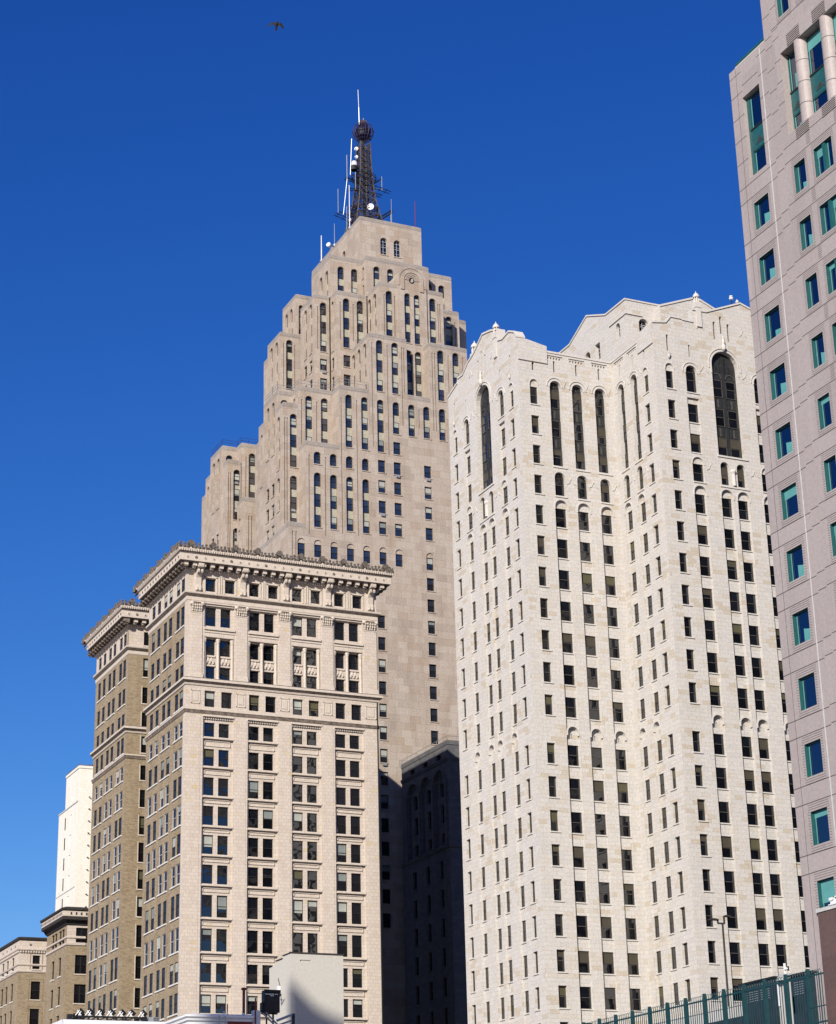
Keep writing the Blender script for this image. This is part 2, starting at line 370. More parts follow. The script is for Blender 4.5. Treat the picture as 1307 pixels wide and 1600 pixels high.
# ------------------------------------------------------------------ windows: one maker for every building
_wm = {}
def win_meshes(w, h, arch, style, blind):
    """Frame, pane and blind meshes of one window; x along the wall, y into the wall, z up, origin at the sill."""
    key = (round(w, 2), round(h, 2), arch, style, blind)
    if key in _wm: return _wm[key]
    fm, gm = {'hung': (M['frame_dark'], M['glass']), 'bronze': (M['bronze_light'], M['glass']), 'grey': (M['frame_dark'], M['glass_grey']),
              'teal': (M['teal'], M['glass_blue']), 'steel': (M['frame_pale'], M['glass']), 'brick': (M['frame_dark'], M['glass_side']), 'brickpale': (M['frame_pale'], M['glass_side'])}[style]
    f = MB(); g = MB(); bl = MB()
    fw = {'teal': 0.07, 'steel': 0.05}.get(style, 0.075); r = w / 2; zs = h - r if arch else h
    f.box(-r, -r + fw, 0, .09, 0, zs, fm); f.box(r - fw, r, 0, .09, 0, zs, fm); f.box(-r + fw, r - fw, 0, .09, 0, fw, fm)
    fr = FR(0, 0, (1.0, 0.0))
    if arch:
        ring(f, fr, 0, zs, r - fw, r, 0, .09, fm, n=8)
        g.poly([(-(r - fw) * math.cos(math.pi * i / 8), .05, zs + (r - fw) * math.sin(math.pi * i / 8)) for i in range(8, -1, -1)], gm)
    else: f.box(-r + fw, r - fw, 0, .09, h - fw, h, fm)
    top = zs if arch else h - fw
    if style == 'teal':
        g.poly([(-r + fw, .06, fw), (r - fw, .06, fw), (r - fw, .06, top), (-r + fw, .06, top)], gm)
    else:
        zm = fw + (h - fw) * .5 if not arch else fw + (h - fw) * .47
        f.box(-r + fw, r - fw, -.012, .08, zm - .035, zm + .035, fm)
        if style == 'steel':
            f.box(-.025, .025, .01, .08, fw, zs + (r * .9 if arch else -fw), fm)
            for q in (.25, .75): f.box(-r + fw, r - fw, .01, .08, fw + (top - fw) * q - .02, fw + (top - fw) * q + .02, fm)
        g.poly([(-r + fw, .065, fw), (r - fw, .065, fw), (r - fw, .065, zm), (-r + fw, .065, zm)], gm)
        g.poly([(-r + fw, .045, zm), (r - fw, .045, zm), (r - fw, .045, top), (-r + fw, .045, top)], gm)
        if arch: f.box(-r + fw, r - fw, .0, .085, top - .03, top + .03, fm)
    if blind:
        kind, frac = blind
        bm = M[kind]; zt = top
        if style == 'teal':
            if frac < 0: bl.poly([(-r * .08, .04, fw), (r - fw, .04, fw), (r - fw, .04, fw - (h * frac) * .75), (-r * .08, .04, fw - h * frac)], bm)  # slanted patch: a reflection painted over the pane
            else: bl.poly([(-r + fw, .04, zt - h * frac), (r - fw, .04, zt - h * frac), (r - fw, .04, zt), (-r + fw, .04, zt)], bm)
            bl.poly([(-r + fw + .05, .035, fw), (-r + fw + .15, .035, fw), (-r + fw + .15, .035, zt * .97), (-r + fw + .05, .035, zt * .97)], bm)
        else:
            bl.poly([(-r + fw, .03, zt - (h - 2 * fw) * frac), (r - fw, .03, zt - (h - 2 * fw) * frac), (r - fw, .03, zt), (-r + fw, .03, zt)], bm)
    out = (f, g, bl if bl.f else None)
    res = []
    for mb_, nm in zip(out, ('window', 'pane', 'blind')):  # on teal windows the blind mesh also holds painted reflections
        if mb_ is None: res.append((None, None)); continue
        me = bpy.data.meshes.new(nm); me.from_pydata(mb_.v, [], mb_.f)
        for mt in mb_.mats: me.materials.append(mt)
        me.polygons.foreach_set("material_index", mb_.mi); me.update(); res.append((me, mb_))
    _wm[key] = res
    return res

def camera_area(fr, uc, z, d, w, h):
    p = Vector(fr.p(uc, z + h / 2, d)) - Vector((0, 0, CAM_H)); dist = p.length
    c = Vector((RIGHT.dot(p), DOWN.dot(p), FWD.dot(p)))
    if c.z < 1: return 0
    x = c.x / c.z * FPX + 653.5; y = c.y / c.z * FPX + 800
    if not (-5 < x < 1312 and -5 < y < 1605): return 0
    facing = -(p.x * fr.n[0] + p.y * fr.n[1]) / dist
    return max(0, facing) * w * h / dist ** 2

class Building:
    def __init__(s, name, label, cat, loc):
        s.root = thing(name, label, cat, loc); s.wall = MB(); s.win = []; s.extra = {}
    def mb(s, name):
        return s.extra.setdefault(name, MB())
    def window(s, fr, uc, z, w, h, d, arch=False, style='hung', blind=None, hide=0.0):
        a = camera_area(fr, uc, z, d, w, h) * (1 - hide)
        s.win.append((a, fr, uc, z, w, h, d, arch, style, blind))
    def finish(s, limit=96):
        s.wall.build('wall', s.root)
        for k, mb_ in s.extra.items():
            if mb_.f: mb_.build(k, s.root)
        s.win.sort(key=lambda t: -t[0])
        rest = MB()
        for i, (a, fr, uc, z, w, h, d, arch, style, blind) in enumerate(s.win):
            ms = win_meshes(w, h, arch, style, blind)
            p = Vector(fr.p(uc, z, d))
            if i < limit:
                wo = bpy.data.objects.new('window', ms[0][0]); COL.objects.link(wo); wo.parent = s.root
                wo.location = p - s.root.location; wo.rotation_euler = (0, 0, fr.rot)
                for (me, _), nm in zip(ms[1:], ('pane', 'blind')):
                    if me is None: continue
                    po = bpy.data.objects.new(nm, me); COL.objects.link(po); po.parent = wo
            else:
                R = Matrix.Rotation(fr.rot, 3, 'Z')
                for _, mb_ in ms:
                    if mb_ is None: continue
                    k = len(rest.v); rest.v.extend(tuple(p + R @ Vector(v)) for v in mb_.v)
                    for f, mi in zip(mb_.f, mb_.mi):
                        rest.f.append(tuple(q + k for q in f)); rest.mi.append(rest.m(mb_.mats[mi]))
        if rest.f: tag(rest.build('windows', s.root), kind='stuff')
        return s.root

rb = random.Random(11)
def pick_blind(p, kinds, lo=.2, hi=.55):
    if rb.random() > p: return None
    return (rb.choice(kinds), rb.choice([lo, (lo + hi) / 2, hi]))

# ------------------------------------------------------------------ ground and street
g = MB(); g.poly([(-3000, -3000, 0), (3000, -3000, 0), (3000, 3000, 0), (-3000, 3000, 0)], M['pavement'])
tag(g.build('ground'), kind='structure')
g = MB(); g.poly([(-400, -14, .004), (600, -14, .004), (600, 14, .004), (-400, 14, .004)], M['asphalt'])
g.poly([(47, 14, .004), (63, 14, .004), (63, 600, .004), (47, 600, .004)], M['asphalt'])
tag(g.build('road'), kind='structure')

# ------------------------------------------------------------------ pale gabled limestone tower (two projecting arms)
T_ROWS = [83.57 - 0.0, 79.83, 76.08, 72.33, 68.59, 64.86, 61.12] + [55.66 - 3.735 * k for k in range(12)]
def limestone_tower():
    B = Building('limestone_tower', 'pale limestone high-rise with gabled tops and dome-capped pinnacles, left of the pink granite tower',
                 'skyscraper', (114.4, 190, 0))
    L = M['limestone']; LP = M['limestone_plain']; BR = M['bronze']
    wl = B.wall; trim = B.mb('moulding'); tracery = None
    def blind():
        return pick_blind(.34, ['blind_tan', 'blind_olive', 'blind_tan'], .3, .55)
    def sill(fr, u0, u1, z, d): fbox(trim, fr, u0 - .08, u1 + .16, z - .15, z - .02, d - .1, d + .04, LP)
    def plain(fr, u0, u1, top, holes, d=.34, h=2.3):
        holes.append(Hole(u0, u1, top - h, top, d)); sill(fr, u0, u1, top - h, 0)
        B.window(fr, (u0 + u1) / 2, top - h, u1 - u0, h, d - .06, style='bronze', blind=blind())
    def bay(fr, u0, u1, holes, z0=13.0):
        uc = (u0 + u1) / 2; inner = []
        for t in T_ROWS:
            if t - 2.3 < z0: continue
            inner.append(Hole(u0, u1, t - 2.3, t, .46)); sill(fr, u0 - .05, u1 - .05, t - 2.3, .28)
            B.window(fr, uc, t - 2.3, u1 - u0, 2.3, .40, style='bronze', blind=blind())
        inner.append(Hole(uc - .6, uc + .6, 56.25, 57.65, .42, arch=True, back=L, holes=[Hole(uc - .07, uc + .07, 56.45, 57.0, .8, back=BR)]))
        holes.append(Hole(u0 - .07, u1 + .07, z0, 84.52, .28, arch=True, back=L, holes=inner))
        ring(trim, fr, uc, 57.05, .66, .8, -.05, .3, LP, n=8, legs=.35)
        ring(trim, fr, uc, 84.52 - (u1 - u0) / 2 - .07, (u1 - u0) / 2 + .07, (u1 - u0) / 2 + .22, -.07, .0, LP, n=10, legs=.4)
    def lintel(fr, u0, u1, top, holes, apex):            # window under a shallow blind arch
        uc = (u0 + u1) / 2
        holes.append(Hole(u0 - .03, u1 + .03, top - 2.25, apex, .16, arch=True, back=L, holes=[Hole(u0, u1, top - 2.25, top, .34)]))
        sill(fr, u0, u1, top - 2.25, 0); B.window(fr, uc, top - 2.25, u1 - u0, 2.25, .28, style='bronze', blind=blind())
        ring(trim, fr, uc, apex - (u1 - u0) / 2, (u1 - u0) / 2 + .03, (u1 - u0) / 2 + .14, -.06, 0, LP, n=10, legs=.15)
    def hood(fr, uc, zs, r, legs=.25):
        ring(trim, fr, uc, zs, r, r + .16, -.06, 0, LP, n=14, legs=legs); ring(trim, fr, uc, zs, r + .34, r + .44, -.09, 0, LP, n=14, legs=legs * .5)
    def ogee(fr, uc, z, s=.62):
        for (a, b, c, e) in (((-s, -.38), (-s * .5, -.2), (-s * .5, -.12), (-s, -.3)), ((-s * .5, -.2), (0, .42), (0, .51), (-s * .5, -.12)),
                             ((0, .42), (s * .5, -.2), (s * .5, -.12), (0, .51)), ((s * .5, -.2), (s, -.38), (s, -.3), (s * .5, -.12))):
            prism(trim, fr, [(uc + a[0], z + a[1]), (uc + b[0], z + b[1]), (uc + c[0], z + c[1]), (uc + e[0], z + e[1])], -.07, 0, LP)
    def slit(fr, uc, z0, z1, holes, w=.28):
        holes.append(Hole(uc - w / 2, uc + w / 2, z0, z1, .5, arch=True, back=L))
    def frieze(fr, u0, u1, z, holes):
        n = 5; s_ = (u1 - u0) / n
        for i in range(n): holes.append(Hole(u0 + s_ * (i + .22), u0 + s_ * (i + .78), z - .28, z, .22, arch=True, back=L))
        fbox(trim, fr, u0 - .1, u1 + .1, z + .16, z + .3, -.12, 0, LP)
    def arm(fr, wdt, narrow, single, double, profile, z0=13.0):
        hs_ = []
        for (u0, u1) in narrow:
            for t in [94.72, 91.0, 87.28] + T_ROWS:
                if t - 2.3 > z0: plain(fr, u0, u1, t, hs_)
            lintel(fr, u0, u1, 98.42, hs_, 99.3)
            slit(fr, (u0 + u1) / 2, 100.9, 103.0, hs_, .3)
            lathe_c = fr.p((u0 + u1) / 2, 100.3, -.12); trim.lathe(lathe_c, [(.02, -.4), (.14, -.22), (.2, .08), (.24, .15), (0, .15)], LP, 8)
        for (u0, u1) in single:
            uc = (u0 + u1) / 2; w = u1 - u0
            bay(fr, u0, u1, hs_, z0)
            inner = []
            for t in (94.72, 91.0):
                inner.append(Hole(u0, u1, t - 2.3, t, .42)); sill(fr, u0, u1, t - 2.3, .25)
                B.window(fr, uc, t - 2.3, w, 2.3, .36, style='bronze', blind=blind())
            hs_.append(Hole(u0 - .06, u1 + .06, 88.4, 95.4, .25, back=L, holes=inner))
            hs_.append(Hole(u0, u1, 96.1, 99.52, .36, arch=True)); sill(fr, u0, u1, 96.1, 0)
            B.window(fr, uc, 96.1, w, 3.42, .3, arch=True, style='bronze'); hood(fr, uc, 99.52 - w / 2, w / 2)
            lintel(fr, u0, u1, 87.25, hs_, 88.0); slit(fr, uc, 100.65, 102.2, hs_, .24)
        tracery = MB(); dc = (double[0][0] + double[1][1]) / 2; r = (double[1][1] - double[0][0]) / 2 - .04
        hs_.append(Hole(dc - r, dc + r, 88.72, 102.08, .55, arch=True, back=BR)); hood(fr, dc, 102.08 - r, r, 1.2)
        fbox(trim, fr, dc - r - .2, dc + r + .4, 88.5, 88.7, -.12, .5, LP)
        for k, zb in enumerate((88.95, 92.6, 96.3)):
            for sg in (-1, 1):
                uc = dc + sg * (r / 2 + .03)
                B.window(fr, uc, zb, 1.38, 2.2, .46, style='bronze', blind=('blind_tan', .55) if k == 0 else None)
                if k < 2:
                    for q in (-.4, 0, .4): fbox(tracery, fr, uc + q - .1, uc + q + .1, zb + 2.4, zb + 3.45, .49, .55, M['bronze_light'] if q == 0 else BR)
        fbox(tracery, fr, dc - .16, dc + .16, 88.75, 101.6, .4, .55, BR)
        for sg in (-1, 1):
            ring(tracery, fr, dc + sg * (r / 2 + .03), 98.75, .56, .68, .45, .55, M['bronze_light'], n=8)
            for q, zz in ((.35, 99.7), (.9, 99.7), (.35, 100.8), (1.3, 99.5)):
                if abs(q) < r - .3: fbox(tracery, fr, dc + sg * q - .1, dc + sg * q + .1, zz - .1, zz + .65, .5, .55, M['frame_dark'])
        tracery.build('bronze_panel', B.root)
        for i, (u0, u1) in enumerate(double):
            w = 1.15; uc = (u0 + u1) / 2
            hs_.append(Hole(uc - w / 2, uc + w / 2, 85.1, 87.95, .4, arch=True))
            B.window(fr, uc, 85.1, w, 2.85, .34, arch=True, style='bronze', blind=('blind_tan', .5))
            bay(fr, u0, u1, hs_, z0)
        fbox(trim, fr, double[0][0] - .1, double[1][1] + .2, 84.8, 85.05, -.1, .1, LP)
        cx, cy, cz = fr.p(dc, 0, -.02)
        trim.lathe((cx, cy, 85.1), [(.3, 0), (.22, .1), (.2, 1.5), (.34, 1.75), (.3, 2.0), (0, 2.0)], LP, 8)
        for du, a, b in ((-.97, 103.55, 105.85), (0, 104.4, 106.7), (.97, 103.55, 105.85)):
            slit(fr, dc + du, a, b, hs_, .34)
        kx = fr.p(dc, 0, -.2); trim.lathe((kx[0], kx[1], 102.3), [(.05, -.2), (.24, 0), (.3, .35), (.14, .65), (.2, 1.0), (.1, 1.4), (.13, 1.6), (0, 1.8)], LP, 8)
        for sg in (-1, 1):
            u = dc + sg * 2.98
            ogee(fr, u, 86.95); ogee(fr, u, 99.3); ogee(fr, u, 104.9, .5)
            slit(fr, u, 106.0, 107.4 if profile == 'x' else 106.6, [], .2)
        ztop = {round(z, 3) for _, z in profile}
        panel(wl, fr, 0, wdt, 0, 103.3, 0, [h for h in hs_ if h.z1 < 103.3], L)
        hi = [h for h in hs_ if h.z1 >= 103.3]
        lo, hi_u = dc - 1.6, dc + 1.6
        panel(wl, fr, lo, hi_u, 103.3, 106.75, 0, hi, L)
        outline = [(0, 103.3)] + [(u, z) for u, z in profile] + [(wdt, 103.3)]
        lpart = [(0, 103.3)] + [p for p in profile if p[0] <= lo] ; rpart = [p for p in profile if p[0] >= hi_u]
        def zat(u):
            for (a, za), (b, zb) in zip(profile, profile[1:]):
                if a <= u <= b and b > a: return za + (zb - za) * (u - a) / (b - a)
            return profile[-1][1]
        wl.poly([fr.p(u, z, 0) for u, z in lpart + [(lo, zat(lo)), (lo, 103.3)]][::-1], L)
        wl.poly([fr.p(u, z, 0) for u, z in [(hi_u, 103.3), (hi_u, zat(hi_u))] + rpart + [(wdt, 103.3)]][::-1], L)
        mid = [(lo, zat(lo))] + [p for p in profile if lo < p[0] < hi_u] + [(hi_u, zat(hi_u))]
        wl.poly([fr.p(u, z, 0) for u, z in [(lo, 106.75)] + mid + [(hi_u, 106.75)]][::-1], L)
        wl.poly([fr.p(u, z, 1.0) for u, z in outline], L)
        for a, b in zip(profile, profile[1:]):             # coping on top of the parapet
            if b[0] - a[0] > .05:
                prism(trim, fr, [(a[0], a[1] - .02), (b[0], b[1] - .02), (b[0], b[1] + .2), (a[0], a[1] + .2)], -.12, 1.1, LP)
            else: wl.poly([fr.p(*a, 0), fr.p(*b, 0), fr.p(*b, 1.0), fr.p(*a, 1.0)], L)
    def cupola(fr, u, z, d, k=1.0):
        mb = MB(); x, y, _ = fr.p(u, 0, d)
        mb.box(x - .6 * k, x + .6 * k, y - .6 * k, y + .6 * k, z - .7, z, LP); mb.box(x - .5 * k, x + .5 * k, y - .5 * k, y + .5 * k, z - 3.2, z - .7, LP)
        mb.lathe((x, y, z), [(.6 * k, 0), (.55 * k, .12)], LP, 8)
        for i in range(6):
            a = i * math.pi / 3 + .3
            mb.tube((x + .42 * k * math.cos(a), y + .42 * k * math.sin(a), z), (x + .42 * k * math.cos(a), y + .42 * k * math.sin(a), z + 1.1 * k), .12 * k, LP, 6)
        mb.lathe((x, y, z), [(.25 * k, 0), (.25 * k, 1.1 * k)], LP, 8)
        mb.lathe((x, y, z + 1.1 * k), [(.6 * k, -.02), (.64 * k, .1), (.56 * k, .4 * k), (.34 * k, .72 * k), (.1 * k, .92 * k), (.12 * k, 1.02 * k), (.04 * k, 1.25 * k), (0, 1.3 * k)], LP, 12)
        mb.build('cupola', B.root)
    # left arm, seen from its side: u runs from the far corner to the near one
    fl = left(101.82, 208.95)
    arm(fl, 18.95, [(1.15, 2.15), (16.4, 17.38)], [(4.15, 5.55), (13.5, 14.9)], [(7.72, 9.12), (9.98, 11.38)],
        [(0, 104.4), (2.85, 105.2), (2.95, 105.75), (4.4, 105.7), (6.1, 106.75), (7.6, 107.2), (10.15, 108.65), (12.2, 108.2), (14.0, 107.6), (14.05, 106.1), (15.3, 105.75), (17.05, 105.95), (18.4, 105.3), (18.95, 104.5)])
    cupola(fl, 13.45, 107.35, .15, .68); cupola(fl, 5.45, 108.35, 1.2, .75)
    # right arm, front
    ff = front(114.39, 180.24)
    arm(ff, 19.15, [(1.45, 2.47), (16.7, 17.7)], [(4.15, 5.62), (13.5, 15.0)], [(7.74, 9.2), (9.94, 11.4)],
        [(0, 104.2), (1.9, 104.5), (2.6, 105.35), (4.1, 105.35), (4.15, 105.25), (5.65, 105.2), (5.7, 106.85), (7.6, 106.85), (12.5, 108.85), (15.2, 107.9), (16.5, 105.4), (19.15, 104.4)])
    cupola(ff, 6.5, 107.95, .15, .66); cupola(ff, 12.45, 108.85, .4, .36)
    # front of the left arm, up to the inner corner; three tall arched bays
    def bays_wall(fr, wdt, narrow, bays, z0=13.0):
        hs_ = []
        for (u0, u1) in narrow:
            for t in [94.72, 91.0, 87.28] + T_ROWS: plain(fr, u0, u1, t, hs_)
            lintel(fr, u0, u1, 98.42, hs_, 99.3); slit(fr, (u0 + u1) / 2, 100.5, 102.9, hs_, .3)
        for (u0, u1) in bays:
            uc = (u0 + u1) / 2; w = u1 - u0; bay(fr, u0, u1, hs_, z0)
            tracery = MB(); hs_.append(Hole(u0, u1, 88.75, 99.56, .5, arch=True, back=BR)); hood(fr, uc, 99.56 - w / 2, w / 2, .1)
            fbox(trim, fr, u0 - .1, u1 + .3, 88.5, 88.72, -.1, .4, LP)
            for zb, hh in ((88.9, 2.05), (92.55, 2.1), (96.2, 2.35)):
                B.window(fr, uc, zb, w - .06, hh, .41, style='bronze', blind=pick_blind(.35, ['blind_tan'], .3, .6))
                for q in (-.42, 0, .42): fbox(tracery, fr, uc + q - .11, uc + q + .11, zb + hh + .3, zb + hh + 1.25, .44, .5, M['bronze_light'] if q == 0 else BR)
            tracery.build('bronze_panel', B.root)
            hs_.append(Hole(u0 + .07, u1 - .07, 85.05, 88.0, .4, arch=True)); fbox(trim, fr, u0, u1 + .1, 84.85, 85.03, -.1, .2, LP)
            B.window(fr, uc, 85.05, w - .14, 2.95, .34, arch=True, style='bronze', blind=pick_blind(.5, ['blind_tan'], .3, .5))
            slit(fr, uc, 100.7, 102.15, hs_, .26); frieze(fr, uc - .95, uc + .95, 102.6, hs_)
            ogee(fr, u1 + .75, 86.95); ogee(fr, u1 + .75, 99.3, .5)
        panel(wl, fr, 0, wdt, 0, 103.1, 0, hs_, L)
        fbox(trim, fr, 0.05, wdt - .05, 103.1, 103.34, -.08, .9, LP)
    f2 = front(101.82, 190.0)
    bays_wall(f2, 12.57, [(1.46, 2.48)], [(4.07, 5.55), (7.03, 8.53), (10.1, 11.58)])
    prism(wl, f2, [(0.02, 101.6), (3.85, 101.6), (3.85, 103.85), (1.2, 104.35), (0.02, 104.35)], -.14, 1.2, L)
    f3 = left(114.39, 190.0)
    bays_wall(f3, 9.76, [(7.05, 8.1)], [(1.25, 2.65), (4.25, 5.65)])
    prism(wl, f3, [(6.4, 101.6), (9.74, 101.6), (9.74, 104.2), (8.4, 104.2), (6.4, 103.9)], -.14, 1.2, L)
    # body, roofs and hidden sides
    R_ = M['roof']
    wl.poly([(101.82, 190, 103.05), (117, 190, 103.05), (117, 208.95, 103.05), (101.82, 208.95, 103.05)], R_)
    wl.poly([(114.39, 180.24, 103.06), (133.54, 180.24, 103.06), (133.54, 190, 103.06), (114.39, 190, 103.06)], R_)
    wl.poly([(101.82, 208.95, 0), (101.82, 208.95, 103.3), (133.54, 208.95, 103.3), (133.54, 208.95, 0)], L)
    wl.poly([(133.54, 180.24, 0), (133.54, 208.95, 0), (133.54, 208.95, 103.3), (133.54, 180.24, 103.3)], L)
    # crossing block behind the arms
    fx = left(117.0, 209.0)
    hx = [Hole(16.4, 17.4, 107.9, 109.9, .5, arch=True), Hole(11.2, 12.4, 107.2, 109.4, .5), Hole(8.6, 9.9, 106.0, 109.3, .5, arch=True, back=BR)]
    B.window(fx, 16.9, 107.9, 1.0, 2.0, .4, arch=True, style='steel'); B.window(fx, 11.8, 107.2, 1.2, 2.2, .4, style='steel')
    panel(wl, fx, 0, 19, 103.0, 110.5, 0, hx, L)
    prism(wl, fx, [(0, 110.5), (18.98, 110.5), (18.98, 112.13), (14.25, 112.2), (9.6, 114.15), (4.9, 112.2), (0, 112.2)], 0, 1.0, L)
    prism(trim, fx, [(19, 112.15), (19, 112.35), (14.25, 112.4), (9.6, 114.35), (4.9, 112.4), (0, 112.4), (0, 112.2), (4.9, 112.2), (9.6, 114.15), (14.25, 112.2)], -.12, 1.1, LP)
    fbox(trim, fx, 15.0, 19.1, 110.25, 110.4, -.14, 0, LP)
    fy_ = front(117.0, 190.0)
    panel(wl, fy_, 0, 14, 103.0, 112.15, 0, [Hole(1.75, 3.1, 108.2, 110.0, .5, arch=True)], L); B.window(fy_, 2.42, 108.2, 1.35, 1.8, .4, arch=True, style='steel')
    fbox(trim, fy_, -.1, 2.2, 110.25, 110.4, -.14, 0, LP); fbox(trim, fy_, -.1, 14, 112.15, 112.34, -.1, 1, LP)
    wl.poly([(117, 190, 112.2), (131, 190, 112.2), (131, 209, 112.2), (117, 209, 112.2)], R_)
    wl.poly([(131, 190, 103), (131, 209, 103), (131, 209, 112.2), (131, 190, 112.2)], L)
    fg = front(120.92, 188.5)
    wl.poly([fg.p(u, z) for u, z in [(0, 103), (9.6, 103), (9.6, 111.5), (8.0, 112.4), (5.95, 113.1), (4.87, 113.15), (0, 111.25)]], L)
    prism(trim, fg, [(0, 111.25), (4.87, 113.15), (5.95, 113.1), (9.6, 111.5), (9.6, 111.75), (5.95, 113.35), (4.87, 113.4), (0, 111.5)], -.1, 1.4, LP)
    wl.poly([(120.92, 188.5, 103), (120.92, 188.5, 111.25), (120.92, 190, 111.25), (120.92, 190, 103)], L)
    wl.poly([(130.5, 188.5, 103), (130.5, 190, 103), (130.5, 190, 111.5), (130.5, 188.5, 111.5)], L)
    return B.finish()
limestone_tower()
cam_mb = MB(); cx, cy, cz = 126.2, 180.9, 109.3
cam_mb.tube((cx, cy, 108.4), (cx, cy, cz + .3), .07, M['black_metal']); cam_mb.lathe((cx, cy, cz + .3), [(.08, 0), (.24, .08), (.24, .3), (.13, .36), (.22, .42), (.22, .5), (0, .54)], M['white_metal'], 12)
tag(cam_mb.build('roof_ventilator'), 'small white round ventilator on the gable ridge beside the pink granite tower', 'roof vent')

# ------------------------------------------------------------------ corniced office block: cream front, yellow brick sides, two wings round a court
D_ROWS = [(63.3, 65.1), (59.67, 61.82), (56.05, 58.3), (52.44, 54.8), (48.94, 51.27), (45.4, 47.7), (41.47, 44.1), (37.48, 40.16), (33.88, 36.16), (30.37, 32.53), (26.7, 28.9), (23.0, 25.2), (19.4, 21.6), (15.8, 18.0)]
UP_ROWS = [(67.0, 69.04), (70.52, 72.3), (73.77, 75.8), (77.44, 79.86), (81.85, 83.55)]
def scroll(fr, mb, uc, w, z0, z1, out, mat):
    """A console bracket: scrolled side profile, deep at the top."""
    h = z1 - z0
    prof = [(0, z0), (.16 * out, z0), (.22 * out, z0 + .12 * h), (.14 * out, z0 + .25 * h), (.2 * out, z0 + .5 * h), (.42 * out, z0 + .62 * h), (.5 * out, z0 + .72 * h), (.42 * out, z0 + .8 * h), (out * .95, z0 + .84 * h), (out, z0 + .9 * h), (out, z1), (0, z1)]
    a = [fr.p(uc - w / 2, z, -o) for o, z in prof]; b = [fr.p(uc + w / 2, z, -o) for o, z in prof]
    mb.poly(a, mat); mb.poly(b[::-1], mat)
    for i in range(len(prof)):
        j = (i + 1) % len(prof); mb.poly([a[i], a[j], b[j], b[i]], mat)
def capital(fr, u0, u1, z0, z1, name_parent):
    mb = MB(); C = M['cream']; uc = (u0 + u1) / 2; w = u1 - u0
    fbox(mb, fr, u0 - .05, u1 + .05, z0 - .12, z0, -.14, 0, C); fbox(mb, fr, u0, u1, z0, z1 - .1, -.03, 0, M['soot_shade'])  # dark plate stands in for the shade between the leaves
    rr = random.Random(int(u0 * 100))
    for row, (zz, k) in enumerate(((z0 + .22, .16), (z0 + .55, .2), (z0 + .88, .24))):
        for i in range(5):
            u = u0 + w * (i + .5) / 5 + rr.uniform(-.03, .03); x, y, _ = fr.p(u, 0, -.1 - .08 * row)
            mb.lathe((x, y, zz), [(.02, -.2), (k * .75, -.12), (k * .6, .02), (k, .12), (k * .4, .2), (0, .16)], C, 7)
    for u in (u0, u1):
        x, y, _ = fr.p(u, 0, -.18); mb.lathe((x, y, z1 - .28), [(.1, -.22), (.27, -.12), (.3, .05), (.2, .22), (0, .26)], C, 8)
    fbox(mb, fr, u0 - .16, u1 + .16, z1 - .08, z1 + .04, -.34, 0, C)
    mb.build('capital', name_parent)
